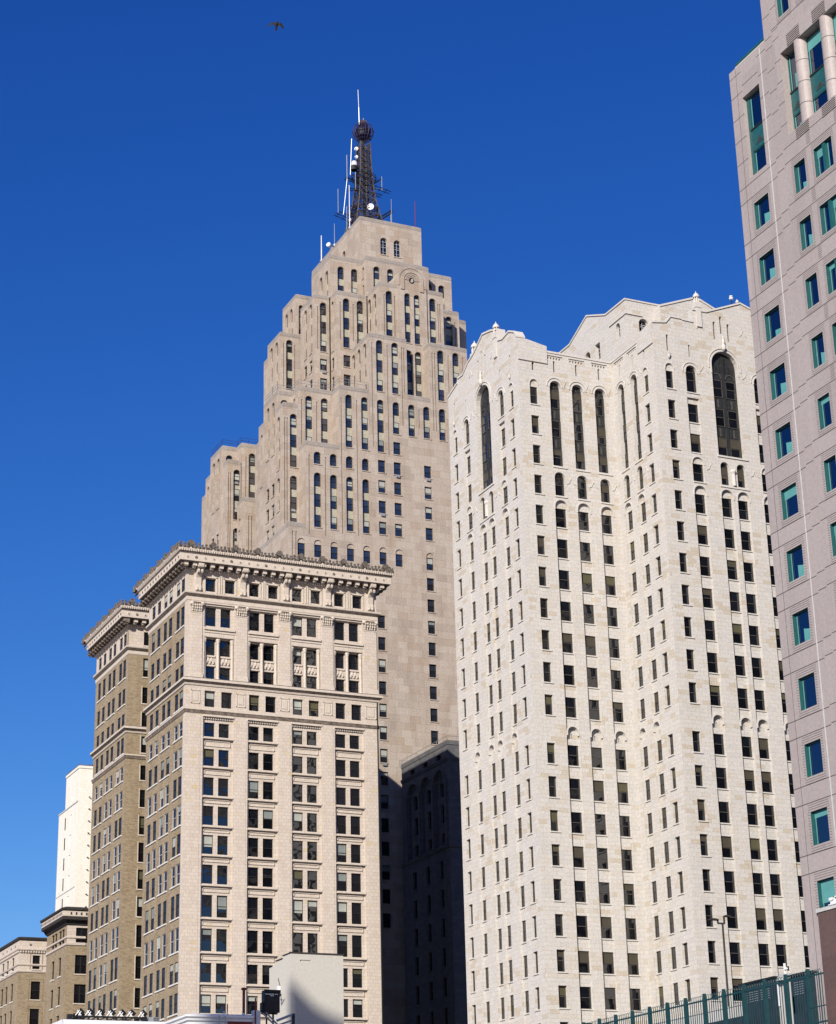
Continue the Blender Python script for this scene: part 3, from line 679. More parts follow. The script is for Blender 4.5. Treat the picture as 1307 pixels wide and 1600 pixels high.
def crown(mb, crest, path, z, mat, pitch=1.155, seed=1, first=.55):
    """Main cornice: bed mould, dentils, modillions, corona with rosettes, gutter, weathered cresting."""
    SO = M['soot_shade']
    moulding(mb, path, [(0, z - .9), (.18, z - .86), (.25, z - .6), (.3, z - .55)], mat)
    moulding(mb, path, [(.3, z - .55), (.3, z - .28), (.42, z - .2), (.42, z - .04), (1.42, z - .02)], SO, caps=False)  # soffit and bed mould coloured dark as if shaded by the corona
    moulding(mb, path, [(1.42, z - .02), (1.5, z), (1.5, z + .92), (1.58, z + .98), (1.62, z + 1.12), (1.78, z + 1.4), (1.8, z + 1.5), (.2, z + 1.62)], mat)
    rr = random.Random(seed)
    for a, b in zip(path, path[1:]):
        d = Vector((b[0] - a[0], b[1] - a[1])); Ln = d.length; d.normalize(); fr = FR(a[0], a[1], (d.x, d.y))
        side_run = abs(d.y) > .5; mm = SO if side_run else mat  # side runs get the darker modillions and rosettes
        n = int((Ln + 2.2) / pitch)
        for i in range(n + 1):
            u = -1.1 + first + i * pitch
            if u > Ln + 1.3: break
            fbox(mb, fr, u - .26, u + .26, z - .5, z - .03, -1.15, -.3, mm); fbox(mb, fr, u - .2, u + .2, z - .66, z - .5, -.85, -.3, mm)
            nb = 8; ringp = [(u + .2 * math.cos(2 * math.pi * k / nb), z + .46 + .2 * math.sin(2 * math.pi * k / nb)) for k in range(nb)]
            prism(mb, fr, ringp, -1.54, -1.49, SO if side_run or i % 4 == 1 else mat)
            inn = [(u + .09 * math.cos(2 * math.pi * k / nb), z + .46 + .09 * math.sin(2 * math.pi * k / nb)) for k in range(nb)]
            prism(mb, fr, inn, -1.58, -1.53, SO)
        k = 0; u = -1.7
        while u < Ln + 1.7:                                # dentils and the beaded gutter edge
            if u > -.2 and u < Ln + .2: fbox(mb, fr, u, u + .16, z - .86, z - .62, -.34, -.1, mat)
            if not side_run: fbox(mb, fr, u, u + .15, z + 1.12, z + 1.42, -1.86, -1.6, mat)
            u += .3
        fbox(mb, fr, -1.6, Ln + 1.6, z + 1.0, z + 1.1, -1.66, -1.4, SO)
        u = -1.6; k = 0
        while u < Ln + 1.6:
            big = k % 6 == 3; s_ = rr.uniform(.8, 1.2); x, y, _ = fr.p(u, 0, -1.66)
            if big:
                nb = 9; disc = [(u + .4 * math.cos(math.pi * (q / (nb - 1) * 1.4 - .2)), z + 2.25 + .42 * math.sin(math.pi * (q / (nb - 1) * 1.4 - .2))) for q in range(nb)]
                prism(crest, fr, disc, -1.72, -1.3, M['crest']); fbox(crest, fr, u - .2, u + .2, z + 1.45, z + 2.3, -1.7, -1.3, M['crest'])
            else:
                hgt = .62 * s_
                crest.lathe((x, y, z + 1.5), [(.2, 0), (.26, .25), (.13, .45), (.19, hgt), (0, hgt + .16)], M['crest'], 6)
            fbox(crest, fr, u - .25, u + .25, z + 1.44, z + 1.5 + .34 * s_, -1.7, -.6, M['crest'])
            if k % 2: fbox(crest, fr, u - .18, u + .05, z + 1.44, z + 1.66, -1.8, -1.5, M['cream'])
            u += .49; k += 1
def corniced_block():
    B = Building('corniced_office_block', 'cream office block with heavy bracketed cornice and yellow brick side, before the tan stepped skyscraper', 'office building', (74.2, 228, 0))
    TC = M['terracotta']; C = M['cream']; YB = M['yellow_brick']; wl = B.wall; trim = B.mb('moulding'); sills = B.mb('side_sill')
    fr = front(74.2, 228.0); Wd = 25.6
    hs_ = []; bays = [2.3 + 5.78 * k for k in range(4)]
    kinds = ['blind_pale', 'blind_grey', 'blind_pale', 'blind_olive']
    for b0 in bays:
        b1 = b0 + 3.95; inner = []
        for i, (za, zb) in enumerate(D_ROWS):
            for w0, w1 in ((.26, 1.58), (2.12, 3.46)):
                inner.append(Hole(b0 + w0, b0 + w1, za, zb, .62)); fbox(trim, fr, b0 + w0 - .08, b0 + w1 + .08, za - .1, za, .12, .32, C)
                B.window(fr, b0 + (w0 + w1) / 2, za, w1 - w0, zb - za, .5, style='hung', blind=pick_blind(.3, kinds, .25, .6))
            fbox(trim, fr, b0 + .02, b1 + .02, za - .28, za - .12, -.06, .3, C)
            if i + 1 < len(D_ROWS):
                zt = D_ROWS[i + 1][1]; a, b = zt + .32, za - .46
                for q0, q1, r0, r1 in ((.3, 3.6, a, a + .07), (.3, 3.6, b - .07, b), (.3, .37, a, b), (3.53, 3.6, a, b)): fbox(trim, fr, b0 + q0, b0 + q1, r0, r1, .2, .3, C)
        hs_.append(Hole(b0, b1, 12.0, 65.75, .3, back=TC, holes=inner))
        fbox(trim, fr, b0 - .05, b1 + .05, 65.77, 65.95, -.12, 0, C)
        for i in range(13): fbox(trim, fr, b0 + .1 + i * .3, b0 + .27 + i * .3, 65.5, 65.75, .1, .3, C)
        # block storey
        for w0, w1 in ((.14, 1.5), (2.3, 3.7)):
            hs_.append(Hole(b0 + w0, b0 + w1, 67.0, 69.04, .45)); B.window(fr, b0 + (w0 + w1) / 2, 67.0, w1 - w0, 2.04, .33, blind=pick_blind(.4, kinds, .3, .6))
        # two-storey colonnade
        inner = []
        for w0, w1 in ((.22, 1.6), (2.2, 3.6)):
            for za, zb in ((70.52, 72.3), (73.77, 75.82)):
                inner.append(Hole(b0 + w0, b0 + w1, za, zb, .85)); B.window(fr, b0 + (w0 + w1) / 2, za, w1 - w0, zb - za, .75, blind=pick_blind(.12, kinds, .3, .5))
            for q in range(5):
                x, y, _ = fr.p(b0 + w0 + .25 + q * .22, 0, .52); trim.lathe((x, y, 72.55 + (.28 if q % 2 else 0)), [(.02, 0), (.14, .1), (.16, .35), (.06, .62), (0, .7)], C, 6)
            fbox(trim, fr, b0 + w0, b0 + w1, 73.5, 73.72, .45, .6, C); fbox(trim, fr, b0 + w0, b0 + w1, 72.32, 72.5, .45, .6, C)
        hs_.append(Hole(b0 + .02, b1 - .02, 70.5, 75.95, .58, back=TC, holes=inner))
        for w in (.12, 1.9, 3.74):
            col = MB(); x, y, _ = fr.p(b0 + w, 0, .3)
            col.lathe((x, y, 70.52), [(.27, 0), (.27, .18), (.19, .28), (.2, .5), (.165, 4.7), (.2, 4.75), (.27, 5.05), (.3, 5.15), (.3, 5.3), (0, 5.3)], C, 10)
            col.build('colonnette', B.root)
        # paired windows under the frieze
        inner = []
        for w0, w1 in ((.25, 1.58), (2.18, 3.5)):
            inner.append(Hole(b0 + w0, b0 + w1, 77.44, 79.87, .62)); B.window(fr, b0 + (w0 + w1) / 2, 77.44, w1 - w0, 2.43, .5, blind=pick_blind(.35, kinds, .3, .7))
        hs_.append(Hole(b0 - .02, b1 - .05, 77.2, 80.2, .28, back=TC, holes=inner))
        fbox(trim, fr, b0 - .1, b1 + .1, 80.2, 80.36, -.2, 0, C); fbox(trim, fr, b0 + .02, b1 - .1, 79.98, 80.2, -.02, .28, C)
        fbox(trim, fr, b0 - .05, b1 + .02, 76.85, 77.15, -.18, 0, C); fbox(trim, fr, b0 - .02, b1, 76.5, 76.62, -.08, 0, C)
        # attic
        for w0, w1 in ((.06, 1.42), (2.62, 3.95)):
            hs_.append(Hole(b0 + w0, b0 + w1, 81.85, 83.58, .5)); B.window(fr, b0 + (w0 + w1) / 2, 81.85, w1 - w0, 1.73, .38)
            for q0, q1, r0, r1 in ((w0 - .2, w0 - .03, 81.7, 83.75), (w1 + .03, w1 + .2, 81.7, 83.75), (w0 - .2, w1 + .2, 83.62, 83.8)): fbox(trim, fr, b0 + q0, b0 + q1, r0, r1, -.08, 0, C)
        for q in (1.85, 2.12): fbox(trim, fr, b0 + q, b0 + q + .12, 81.7, 84.0, -.1, 0, C)
    panel(wl, fr, 0, Wd, 0, 86.7, 0, hs_, TC)
    piers = [(.55, 2.0)] + [(b - 1.68, b - .18) for b in bays[1:]] + [(bays[3] + 4.1, Wd - .1)]
    for u0, u1 in piers:
        fbox(trim, fr, u0, u1, 70.55, 79.0, -.1, 0, TC); fbox(trim, fr, u0 - .12, u1 + .12, 70.55, 70.95, -.24, 0, C); fbox(trim, fr, u0 - .07, u1 + .07, 70.95, 71.2, -.18, 0, C)
        capital(fr, u0 + .05, u1 - .05, 79.0, 80.3, B.root)
        for q0, q1, r0, r1 in ((.15, .25, 67.3, 69.0), (u1 - u0 - .25, u1 - u0 - .15, 67.3, 69.0), (.15, u1 - u0 - .15, 68.9, 69.0), (.15, u1 - u0 - .15, 67.3, 67.4)): fbox(trim, fr, u0 + q0, u0 + q1, r0, r1, -.06, 0, C)
        fbox(trim, fr, u0 + .42, u1 - .42, 67.62, 68.7, -.05, 0, C)
        bk = MB(); uc = (u0 + u1) / 2 + .1
        scroll(fr, bk, uc, .72, 81.75, 85.12, 1.3, C)
        for s_ in (-.22, .22):
            x, y, _ = fr.p(uc + s_, 0, -.28); bk.lathe((x, y, 81.75), [(.02, -.06), (.17, .05), (.14, .3), (0, .36)], C, 7)
            a = fr.p(uc + s_ - .12, 84.15, -.72); b = fr.p(uc + s_ + .12, 84.15, -.72); bk.tube(a, b, .3, C, 8)
        bk.build('bracket', B.root)
        fbox(trim, fr, u0 + .05, u1 - .05, 12, 65.6, -.025, 0, TC)
    def wing_side(y0, y1, with_quoin):
        fs = left(74.2, y1); wd = y1 - y0; hs2 = []
        pairs = [(wd - q0, wd - q1) for q0, q1 in ((4.35, 1.05), (9.55, 6.0), (14.6, 10.85))]
        for a, b in pairs:
            for k, (za, zb) in enumerate(UP_ROWS + D_ROWS):
                ww = 1.42
                st = rb.random() < .65
                for u0 in (a, b - ww):
                    hs2.append(Hole(u0, u0 + ww, za, zb + .15, .17)); B.window(fs, u0 + ww / 2, za, ww, zb + .15 - za, .08, style='brickpale' if 5 <= k <= 12 and st else 'brick', blind=pick_blind(.22, ['blind_grey', 'blind_pale'], .3, .5))
                fbox(sills, fs, a - .12, b + .12, za - .17, za, -.12, .04, M['sill_white'])
        top = 80.4
        panel(wl, fs, 0, wd - .85, 0, 76.9, 0, [h for h in hs2 if h.z1 < 76.9], YB)
        panel(wl, fs, 0, wd - .85, 76.9, top, 0, [h for h in hs2 if 76.9 < h.z0 < top], YB)
        panel(wl, fs, 0, wd - .85, top, 86.7, 0, [h for h in hs2 if h.z0 > top], TC)
        panel(wl, fs, wd - .85, wd, 0, 86.7, 0, [], TC if with_quoin else YB)
        return fs
    wing_side(228.0, 243.9, True); wing_side(253.0, 268.75, False)
    # court side of the rear wing, and the walls round the court
    fc = front(74.2, 253.0); hs3 = []
    for za, zb in UP_ROWS + D_ROWS:
        for u0 in (2.1, 7.2, 12):
            hs3.append(Hole(u0, u0 + 1.75, za, zb + .2, .35)); B.window(fc, u0 + .875, za, 1.75, zb + .2 - za, .26, style='hung', blind=pick_blind(.35, ['blind_olive', 'blind_pale'], .35, .6))
            fbox(sills, fc, u0 - .15, u0 + 1.9, za - .16, za, -.1, .05, C)
            if 76 > za: fbox(trim, fc, u0 - .16, u0 - .06, za, zb + .35, -.05, 0, C)
    panel(wl, fc, 0, 25.6, 0, 80.4, 0, [h for h in hs3 if h.z1 < 80.4], YB); panel(wl, fc, 0, 25.6, 80.4, 86.7, 0, [h for h in hs3 if h.z1 > 80.4], TC)
    for a, b in (((99.8, 228), (99.8, 268.75)),):
        wl.poly([(a[0], a[1], 0), (b[0], b[1], 0), (b[0], b[1], 86.6), (a[0], a[1], 86.6)], YB)
    wl.poly([(74.2, 243.9, 0), (99.8, 243.9, 0), (99.8, 243.9, 86.6), (74.2, 243.9, 86.6)], YB)
    wl.poly([(74.2, 268.75, 0), (99.8, 268.75, 0), (99.8, 268.75, 86.6), (74.2, 268.75, 86.6)], YB)
    wl.poly([(88, 243.9, 0), (88, 253, 0), (88, 253, 86.6), (88, 243.9, 86.6)], YB)
    for x0, x1, y0, y1 in ((74.2, 99.8, 228, 243.9), (74.2, 99.8, 253, 268.75), (88, 99.8, 243.9, 253)):
        wl.poly([(x0, y0, 86.6), (x1, y0, 86.6), (x1, y1, 86.6), (x0, y1, 86.6)], M['roof'])
    wl.box(99.3, 99.78, 229.5, 268, 86.55, 87.7, C)  # unseen roof-edge parapet, added to raise the shadow cast behind
    p1 = [(74.2, 243.9), (74.2, 228.0), (99.8, 228.0), (99.8, 229.6)]; p2 = [(74.2, 268.75), (74.2, 253.0), (88.0, 253.0)]
    for p in (p1, p2):
        q = p if p is p2 else p[:3] + [(99.8, 228.5)]
        moulding(trim, q, [(0, 69.55), (.12, 69.6), (.2, 69.85), (.42, 70.05), (.5, 70.1), (.5, 70.38), (.3, 70.5), (0, 70.56)], C)
        moulding(trim, q, [(0, 66.1), (.1, 66.15), (.16, 66.4), (.22, 66.5), (.22, 66.66), (0, 66.72)], C)
        moulding(trim, q, [(0, 80.4), (.08, 80.5), (.1, 81.0), (.2, 81.05), (.42, 81.3), (.45, 81.42), (.45, 81.52), (0, 81.62)], C)
        for pr, mt in (([(.0, 70.57), (.46, 70.40), (.46, 70.44), (0, 70.62)], M['crest']), ([(.19, 81.0), (.43, 81.27)], M['soot_shade']), ([(.2, 69.82), (.43, 70.02), (.5, 70.07)], M['soot_shade']), ([(.1, 66.12), (.165, 66.38), (.225, 66.48)], M['soot_shade'])):
            dark = MB(); moulding(dark, q, pr, mt, caps=False); dark.build('string_course', B.root)  # thin dark strips laid along the ledge tops and undersides
    cr = MB(); cs = MB()
    crown(cr, cs, p1, 85.15, C, seed=2); crown(cr, cs, p2, 85.15, C, seed=5)
    co_ = cr.build('cornice', B.root); cs.build('crest', co_)
    # drain pipe on the right-hand corner
    pm = MB(); pm.tube((99.6, 227.75, 12), (99.6, 227.75, 69.5), .09, M['black_metal']); pm.build('drain_pipe', B.root)
    return B.finish()
corniced_block()

# ------------------------------------------------------------------ tan stepped skyscraper
PL = lambda k: 120.3 + 3.56 * k
def stepped_skyscraper():
    B = Building('stepped_skyscraper', 'tall tan stone skyscraper stepping back in blocks up to a lattice mast', 'skyscraper', (128.7, 275, 0))
    TS = M['tan_stone']; SP = M['spandrel']; wl = B.wall; trim = B.mb('sill')
    kinds = ['blind_pale', 'blind_grey', 'blind_pale']
    def ac(*a):
        q = MB(); fbox(q, *a); q.build('air_conditioner', B.root)
    def bay(fr, uc, zt, n, hs_, w=1.28, d=.5):
        """A shaft of n windows, round-headed at the top, patterned spandrels between."""
        zb = zt - (n - 1) * 3.56 - 2.12
        hs_.append(Hole(uc - w / 2, uc + w / 2, zb, zt, d, arch=True, back=SP)); fbox(trim, fr, uc - w / 2 - .05, uc + w / 2 + .1, zb - .14, zb, -.1, .1, TS)
        for k in range(n):
            t = zt - k * 3.56 + (.12 if k else 0); h = 2.12
            B.window(fr, uc, t - h, w - .02, h, d - .09, arch=(k == 0), style='grey', blind=pick_blind(.4, kinds, .25, .55))
            if rb.random() < .07: ac(fr, uc - .32, uc + .32, t - h - .42, t - h - .02, d - .3, d, M['galv'])
    def rect(fr, uc, zt, hs_, w=1.28, h=2.15, d=.34):
        hs_.append(Hole(uc - w / 2, uc + w / 2, zt - h, zt, d)); fbox(trim, fr, uc - w / 2 - .08, uc + w / 2 + .14, zt - h - .14, zt - h, -.1, .1, TS)
        B.window(fr, uc, zt - h, w, h, d - .1, style='grey', blind=pick_blind(.35, kinds, .25, .55))
        if rb.random() < .14: ac(fr, uc - .3, uc + .35, zt - h - .5, zt - h - .1, -.25, .1, M['galv'])
    def lintel(fr, uc, zt, hs_, w=1.28, h=2.15):
        hs_.append(Hole(uc - w / 2, uc + w / 2, zt - h, zt + .75, .16, arch=True, back=TS, holes=[Hole(uc - w / 2, uc + w / 2, zt - h, zt - .02, .4)]))
        B.window(fr, uc, zt - h, w, h, .3, style='grey', blind=pick_blind(.3, kinds, .25, .5))
    def flute(uc, z0, z1, hs_, w=.2, d=.16): hs_.append(Hole(uc - w / 2, uc + w / 2, z0, z1, d, back=TS))
    def block(x0, x1, y0, y1, zt, fh=None, sh=None, z0=0.0, soft=True):
        """One set-back: front and left walls with openings (callbacks fill the hole lists), plain back and right."""
        F = front(x0, y0); Lf = left(x0, y1); hf = []; hl = []
        if fh: fh(F, hf, lambda X: X - x0)
        if sh: sh(Lf, hl, lambda Y: y1 - Y)
        for fr_, w_, hh in ((F, x1 - x0, hf), (Lf, y1 - y0, hl)):
            zc = max([zt - .75] + [h.z1 + .05 for h in hh])
            panel(wl, fr_, 0, w_, z0, zc, 0, hh, TS); panel(wl, fr_, 0, w_, zc, zt, 0, [], M['tan_worn'])
        wl.poly([(x1, y0, z0), (x1, y1, z0), (x1, y1, zt), (x1, y0, zt)], TS)
        wl.poly([(x0, y1, z0), (x0, y1, zt), (x1, y1, zt), (x1, y1, z0)], TS)
        c = .22                                            # worn, weathered upper edge
        wl.poly([(x0, y0, zt), (x1, y0, zt), (x1 - c, y0 + c, zt + c), (x0 + c, y0 + c, zt + c)], M['tan_worn'])
        wl.poly([(x0, y1, zt), (x0, y0, zt), (x0 + c, y0 + c, zt + c), (x0 + c, y1 - c, zt + c)], M['tan_worn'])
        wl.poly([(x1, y0, zt), (x1, y1, zt), (x1 - c, y1 - c, zt + c), (x1 - c, y0 + c, zt + c)], M['tan_worn'])
        wl.poly([(x1, y1, zt), (x0, y1, zt), (x0 + c, y1 - c, zt + c), (x1 - c, y1 - c, zt + c)], M['tan_worn'])
        wl.poly([(x0 + c, y0 + c, zt + c), (x1 - c, y0 + c, zt + c), (x1 - c, y1 - c, zt + c), (x0 + c, y1 - c, zt + c)], M['tan_worn'])
        fbox(trim, F, .02, x1 - x0 - .02, zt - .5, zt - .42, -.03, 0, TS)
    LOW = [104.8 - 3.56 * k for k in range(16)]
    def lower(F, hf, U, X, top=(123.87, 120.4, 116.87, 113.3)):
        for z in top: rect(F, U(X), z, hf)
        lintel(F, U(X), 108.25, hf)
    # --- front row of blocks, plane Y = 275
    def f1(F, hf, U):
        lintel(F, U(107.87), 108.05, hf); flute(U(106.4), 60, 109.8, hf); flute(U(107.0), 60, 109.8, hf)
    block(105.7, 108.65, 275, 299, 111.2, f1)
    def f2(F, hf, U):
        for X in (110.65, 113.4):
            bay(F, U(X), 123.72, 1, hf); bay(F, U(X), 120.16, 3, hf); lintel(F, U(X), 108.1, hf)
        for X in (109.25, 112.02): flute(U(X), 109.6, 123.0, hf)
    block(108.65, 114.4, 275, 298, 125.3, f2)
    def f3(F, hf, U):
        for X in (116.17, 118.95):
            bay(F, U(X), 134.5, 3, hf); bay(F, U(X), 123.75, 1, hf); bay(F, U(X), 120.2, 3, hf); lintel(F, U(X), 108.15, hf)
        for X in (114.85, 117.55): flute(U(X), 110.4, 133.8, hf)
    block(114.4, 119.8, 275, 297, 135.9, f3)
    def f4(F, hf, U):
        for X in (121.75, 124.52):
            bay(F, U(X), 145.2, 3, hf); bay(F, U(X), 134.5, 3 if X < 122 else 2, hf)
            if X > 122: rect(F, U(X), 127.4, hf)
            lower(F, hf, U, X)
        for z in LOW[2:]: rect(F, U(121.25), z, hf)
        for X, z0 in ((120.4, 126), (123.15, 125), (125.75, 130.5), (126.15, 136.5)): flute(U(X), z0, 144.6, hf)
    def s4(F, hl, U):
        for Y in (276.75, 279.15, 281.5): bay(F, U(Y), 144.95, 3, hl)
        for Y in (278.0, 280.35): flute(U(Y), 136.5, 144.2, hl)
    block(119.8, 126.62, 275, 290, 146.2, f4, s4)
    def f5(F, hf, U):
        bay(F, U(127.3), 134.5, 2, hf); bay(F, U(130.0), 134.55, 2, hf); flute(U(128.65), 130.5, 133.8, hf)
        for z in (124.04, 120.4, 116.9, 113.3): rect(F, U(129.9), z, hf)
        lintel(F, U(129.9), 108.3, hf)
        for z in LOW: rect(F, U(129.88), z, hf)
    block(126.62, 130.72, 275, 289, 136.1, f5)
    def f6(F, hf, U):
        for X in (132.85, 135.64): bay(F, U(X), 145.25, 3, hf); bay(F, U(X), 134.6, 2, hf)
        for X in (131.3, 131.75, 134.25, 136.9): flute(U(X), 130.4, 144.6, hf)
    block(130.72, 137.75, 275, 290, 146.3, f6)
    block(137.75, 150.0, 275, 296, 135.9, None)
    # --- second and third rows
    def g1(F, hf, U):
        bay(F, U(107.77), 131.0, 3, hf); bay(F, U(107.77), 120.32, 3, hf)
        for X in (106.3, 106.7): flute(U(X), 112, 130.2, hf)
    def g1s(F, hl, U): bay(F, U(279.9), 130.9, 3, hl); flute(U(278.9), 112, 130.2, hl); bay(F, U(279.9), 120.3, 2, hl)
    block(105.9, 108.55, 278, 281, 132.75, g1, g1s)
    def g2(F, hf, U):
        for X in (110.45, 113.15): bay(F, U(X), 134.6, 3, hf)
        for X in (109.2, 111.8): flute(U(X), 126, 133.8, hf)
    def g2s(F, hl, U): bay(F, U(279.8), 134.5, 1, hl, w=.8)
    block(108.55, 114.6, 278, 296, 136.0, g2, g2s)
    def g0(F, hf, U): bay(F, U(107.35), 134.6, 1, hf)
    def g0s(F, hl, U):
        for Y in (282.9, 285.3):
            bay(F, U(Y), 134.65, 3, hl)
            for z in (120.4, 116.85, 113.3): rect(F, U(Y), z, hl)
            for z in (108.2, 104.7, 101.1): rect(F, U(Y), z, hl)
        for Y in (281.6, 284.1, 286.6): flute(U(Y), 122, 133.9, hl)
    block(106.1, 108.55, 281, 287.3, 136.05, g0, g0s)
    def g00s(F, hl, U): bay(F, U(288.3), 131.1, 3, hl, w=.9)
    block(106.12, 108.8, 287.3, 289.7, 133.0, None, g00s); block(106.14, 108.8, 289.7, 291, 130.4)
    def fa(F, hf, U):
        bay(F, U(113.45), 152.4, 3, hf); flute(U(112.4), 143.4, 151.6, hf); flute(U(114.45), 143.4, 151.6, hf)
    def sa(F, hl, U):
        for Y in (298.6, 296.1): bay(F, U(Y), 152.3, 4, hl)
        for Y in (295.1, 297.4, 299.8): flute(U(Y), 138, 151.4, hl)
    block(111.65, 117.3, 294.5, 300.5, 153.6, fa, sa); block(111.7, 117.3, 300.5, 302.5, 151.3)
    def fb(F, hf, U):
        bay(F, U(116.13), 155.92, 3, hf); flute(U(115.1), 147, 155, hf)
        for z in (145.35, 141.8, 138.3): rect(F, U(116.1), z, hf)
    def sb(F, hl, U):
        for Y in (289.45, 287.05):
            bay(F, U(Y), 155.9, 3, hl)
            for z in (145.35, 141.8, 138.3): rect(F, U(Y), z, hl)
        for Y in (286.1, 288.25, 290.6): flute(U(Y), 147, 155, hl)
    block(114.4, 117.25, 285.5, 291.7, 157.2, fb, sb)
    def fcc(F, hf, U): bay(F, U(116.0), 160.0, 2, hf, w=.9)
    def scc(F, hl, U):
        for Y in (299.9, 297.6): bay(F, U(Y), 160.0, 2, hl)
    block(114.95, 123, 295.5, 301.8, 161.9, fcc, scc)
    def fd(F, hf, U):
        for X in (119.1, 121.62):
            bay(F, U(X), 155.85, 3, hf)
            for z in (145.25, 141.7, 138.2): rect(F, U(X), z, hf)
        for X in (118.0, 120.36): flute(U(X), 148, 155, hf)
    def sd(F, hl, U):
        bay(F, U(284.1), 155.6, 3, hl, w=1.0)
        for z in (145.1, 141.6): rect(F, U(284.1), z, hl, w=1.0)
        flute(U(283.1), 147, 155, hl)
    block(117.2, 123.0, 282.5, 293.5, 157.0, fd, sd)
    def fe(F, hf, U):
        bay(F, U(124.8), 155.98, 3, hf); flute(U(123.9), 146.5, 155.2, hf); flute(U(125.8), 146.5, 155.2, hf)
    def se(F, hl, U):
        for Y in (279.55, 281.8): bay(F, U(Y), 156.0, 3, hl)
        flute(U(280.6), 146.5, 155.2, hl); flute(U(278.5), 146.5, 155.2, hl)
    block(123.0, 126.3, 277.5, 291, 157.4, fe, se)
    def fe2(F, hf, U): bay(F, U(132.84), 156.05, 3, hf); flute(U(133.85), 148, 155.2, hf); flute(U(134.2), 148, 155.2, hf)
    block(131.6, 134.8, 277.5, 291, 157.4, fe2)
    # centre bay with its round recess and stepped arch
    F = front(126.3, 277.2); hf = []; U = lambda X: X - 126.3
    for X in (128.02, 129.78):
        bay(F, U(X), 156.0, 3, hf, w=1.15); bay(F, U(X), 145.4, 3, hf, w=1.25)
    hf.append(Hole(U(128.85) - 1.42, U(128.85) + 1.42, 156.6, 159.95, .35, arch=True, back=TS))
    panel(wl, F, 0, 5.3, 0, 158.45, 0, [h for h in hf if h.z1 < 158.45], TS)
    wl.poly([F.p(2.65 + 2.65 * math.cos(math.pi * i / 16), 158.45 + 2.65 * math.sin(math.pi * i / 16)) for i in range(17)], TS)
    ringm = B.mb('arch_ring')
    ring(ringm, F, 2.6, 158.5, 1.45, 2.1, -.16, .0, TS, n=16, legs=1.9); ring(ringm, F, 2.6, 158.5, 2.25, 2.62, -.1, .0, TS, n=16, legs=1.2)
    for r0, r1, dd in ((1.1, 1.32, -.12), (.8, 1.0, -.1), (.55, .7, -.09)): ring(ringm, F, 2.6, 158.5, r0, r1, dd, .0, TS, n=16)
    med = [(2.6 + .5 * math.cos(2 * math.pi * i / 14), 158.45 + .5 * math.sin(2 * math.pi * i / 14)) for i in range(14)]
    prism(ringm, F, med, -.03, 0.0, M['bronze'])
    prism(ringm, F, [(2.35, 158.2), (2.6, 158.1), (2.9, 158.4), (2.75, 158.6), (2.85, 158.85), (2.5, 158.75)], -.12, 0, M['blind_pale'])
    fbox(wl, F, 0.01, 5.29, 0, 158.4, .7, 5, TS)
    for u in (0.0, 5.3): wl.poly([F.p(u, 0, 0), F.p(u, 0, .8), F.p(u, 158.45, .8), F.p(u, 158.45, 0)], TS)
    bm = [(2.65 + 2.65 * math.cos(math.pi * i / 16), 158.45 + 2.65 * math.sin(math.pi * i / 16)) for i in range(17)]
    for a, b in zip(bm, bm[1:]): wl.poly([F.p(*a, 0), F.p(*b, 0), F.p(*b, 5.3), F.p(*a, 5.3)], TS)
    def fg(F, hf, U):
        for X in (124.82, 127.4, 130.0, 132.6): bay(F, U(X), 163.0, 2, hf)
    def sg(F, hl, U): bay(F, U(283.75), 163.0, 1, hl, w=.8); rect(F, U(283.75), 159.6, hl, w=.7)
    block(122.8, 134.6, 282.5, 285, 164.6, fg, sg)
    def ff(F, hf, U):
        for X in (119.22, 121.73): bay(F, U(X), 163.12, 2, hf)
    def sf(F, hl, U):
        for Y in (286.6, 289.2): bay(F, U(Y), 162.6, 2, hl)
    block(117.2, 122.8, 285, 293.5, 165.0, ff, sf)
    def fi(F, hf, U):
        for X in (135.75, 138.25): bay(F, U(X), 163.1, 2, hf)
    block(134.6, 140.2, 285, 293.5, 165.0, fi)
    def fj(F, hf, U):
        for X in (135.9, 138.25): bay(F, U(X), 155.9, 3, hf)
        flute(U(139.4), 148, 155, hf)
    block(134.8, 140.2, 282.5, 293, 157.0, fj); block(140.2, 143.0, 285.5, 291.7, 157.2)
    def fh(F, hf, U):
        for X in (127.36, 129.92):
            hf.append(Hole(U(X) - .66, U(X) + .66, 167.0, 170.3, .45, arch=True)); B.window(F, U(X), 167.0, 1.32, 3.3, .34, arch=True, style='steel')
            fbox(trim, F, U(X) - .75, U(X) + .8, 166.84, 167.0, -.1, .1, TS)
    def sh(F, hl, U): bay(F, U(292.2), 170.3, 1, hl, w=1.3); flute(U(287), 165.5, 165.6, hl)
    block(122.8, 134.6, 285, 307.4, 173.6, fh, sh)
    fbox(trim, front(122.8, 285), .4, 1.3, 173.15, 173.22, -.02, 0, M['slate'])
    block(117.2, 140.2, 293.5, 306, 157.0)
    # --- rear wing across the court
    def w1(F, hf, U): bay(F, U(107.52), 131.1, 3, hf); bay(F, U(107.52), 120.4, 3, hf); flute(U(106.4), 110, 130.4, hf); flute(U(106.05), 110, 130.4, hf)
    block(105.7, 108.2, 304.2, 306.4, 132.7, w1)
    def w0s(F, hl, U):
        for Y in (308.25, 310.65):
            bay(F, U(Y), 134.35, 3, hl)
            for z in (120.4, 116.85, 113.3): rect(F, U(Y), z, hl)
        for Y in (307.2, 309.5, 311.8): flute(U(Y), 112, 133.6, hl)
    def w0(F, hf, U): bay(F, U(106.9), 134.5, 1, hf)
    block(105.5, 108.25, 306.4, 312.4, 136.05, w0, w0s)
    def w00s(F, hl, U): bay(F, U(313.6), 131.1, 4, hl, w=1.0)
    block(105.52, 108.5, 312.4, 315, 133.0, None, w00s); block(105.54, 108.5, 315, 317, 130.2)
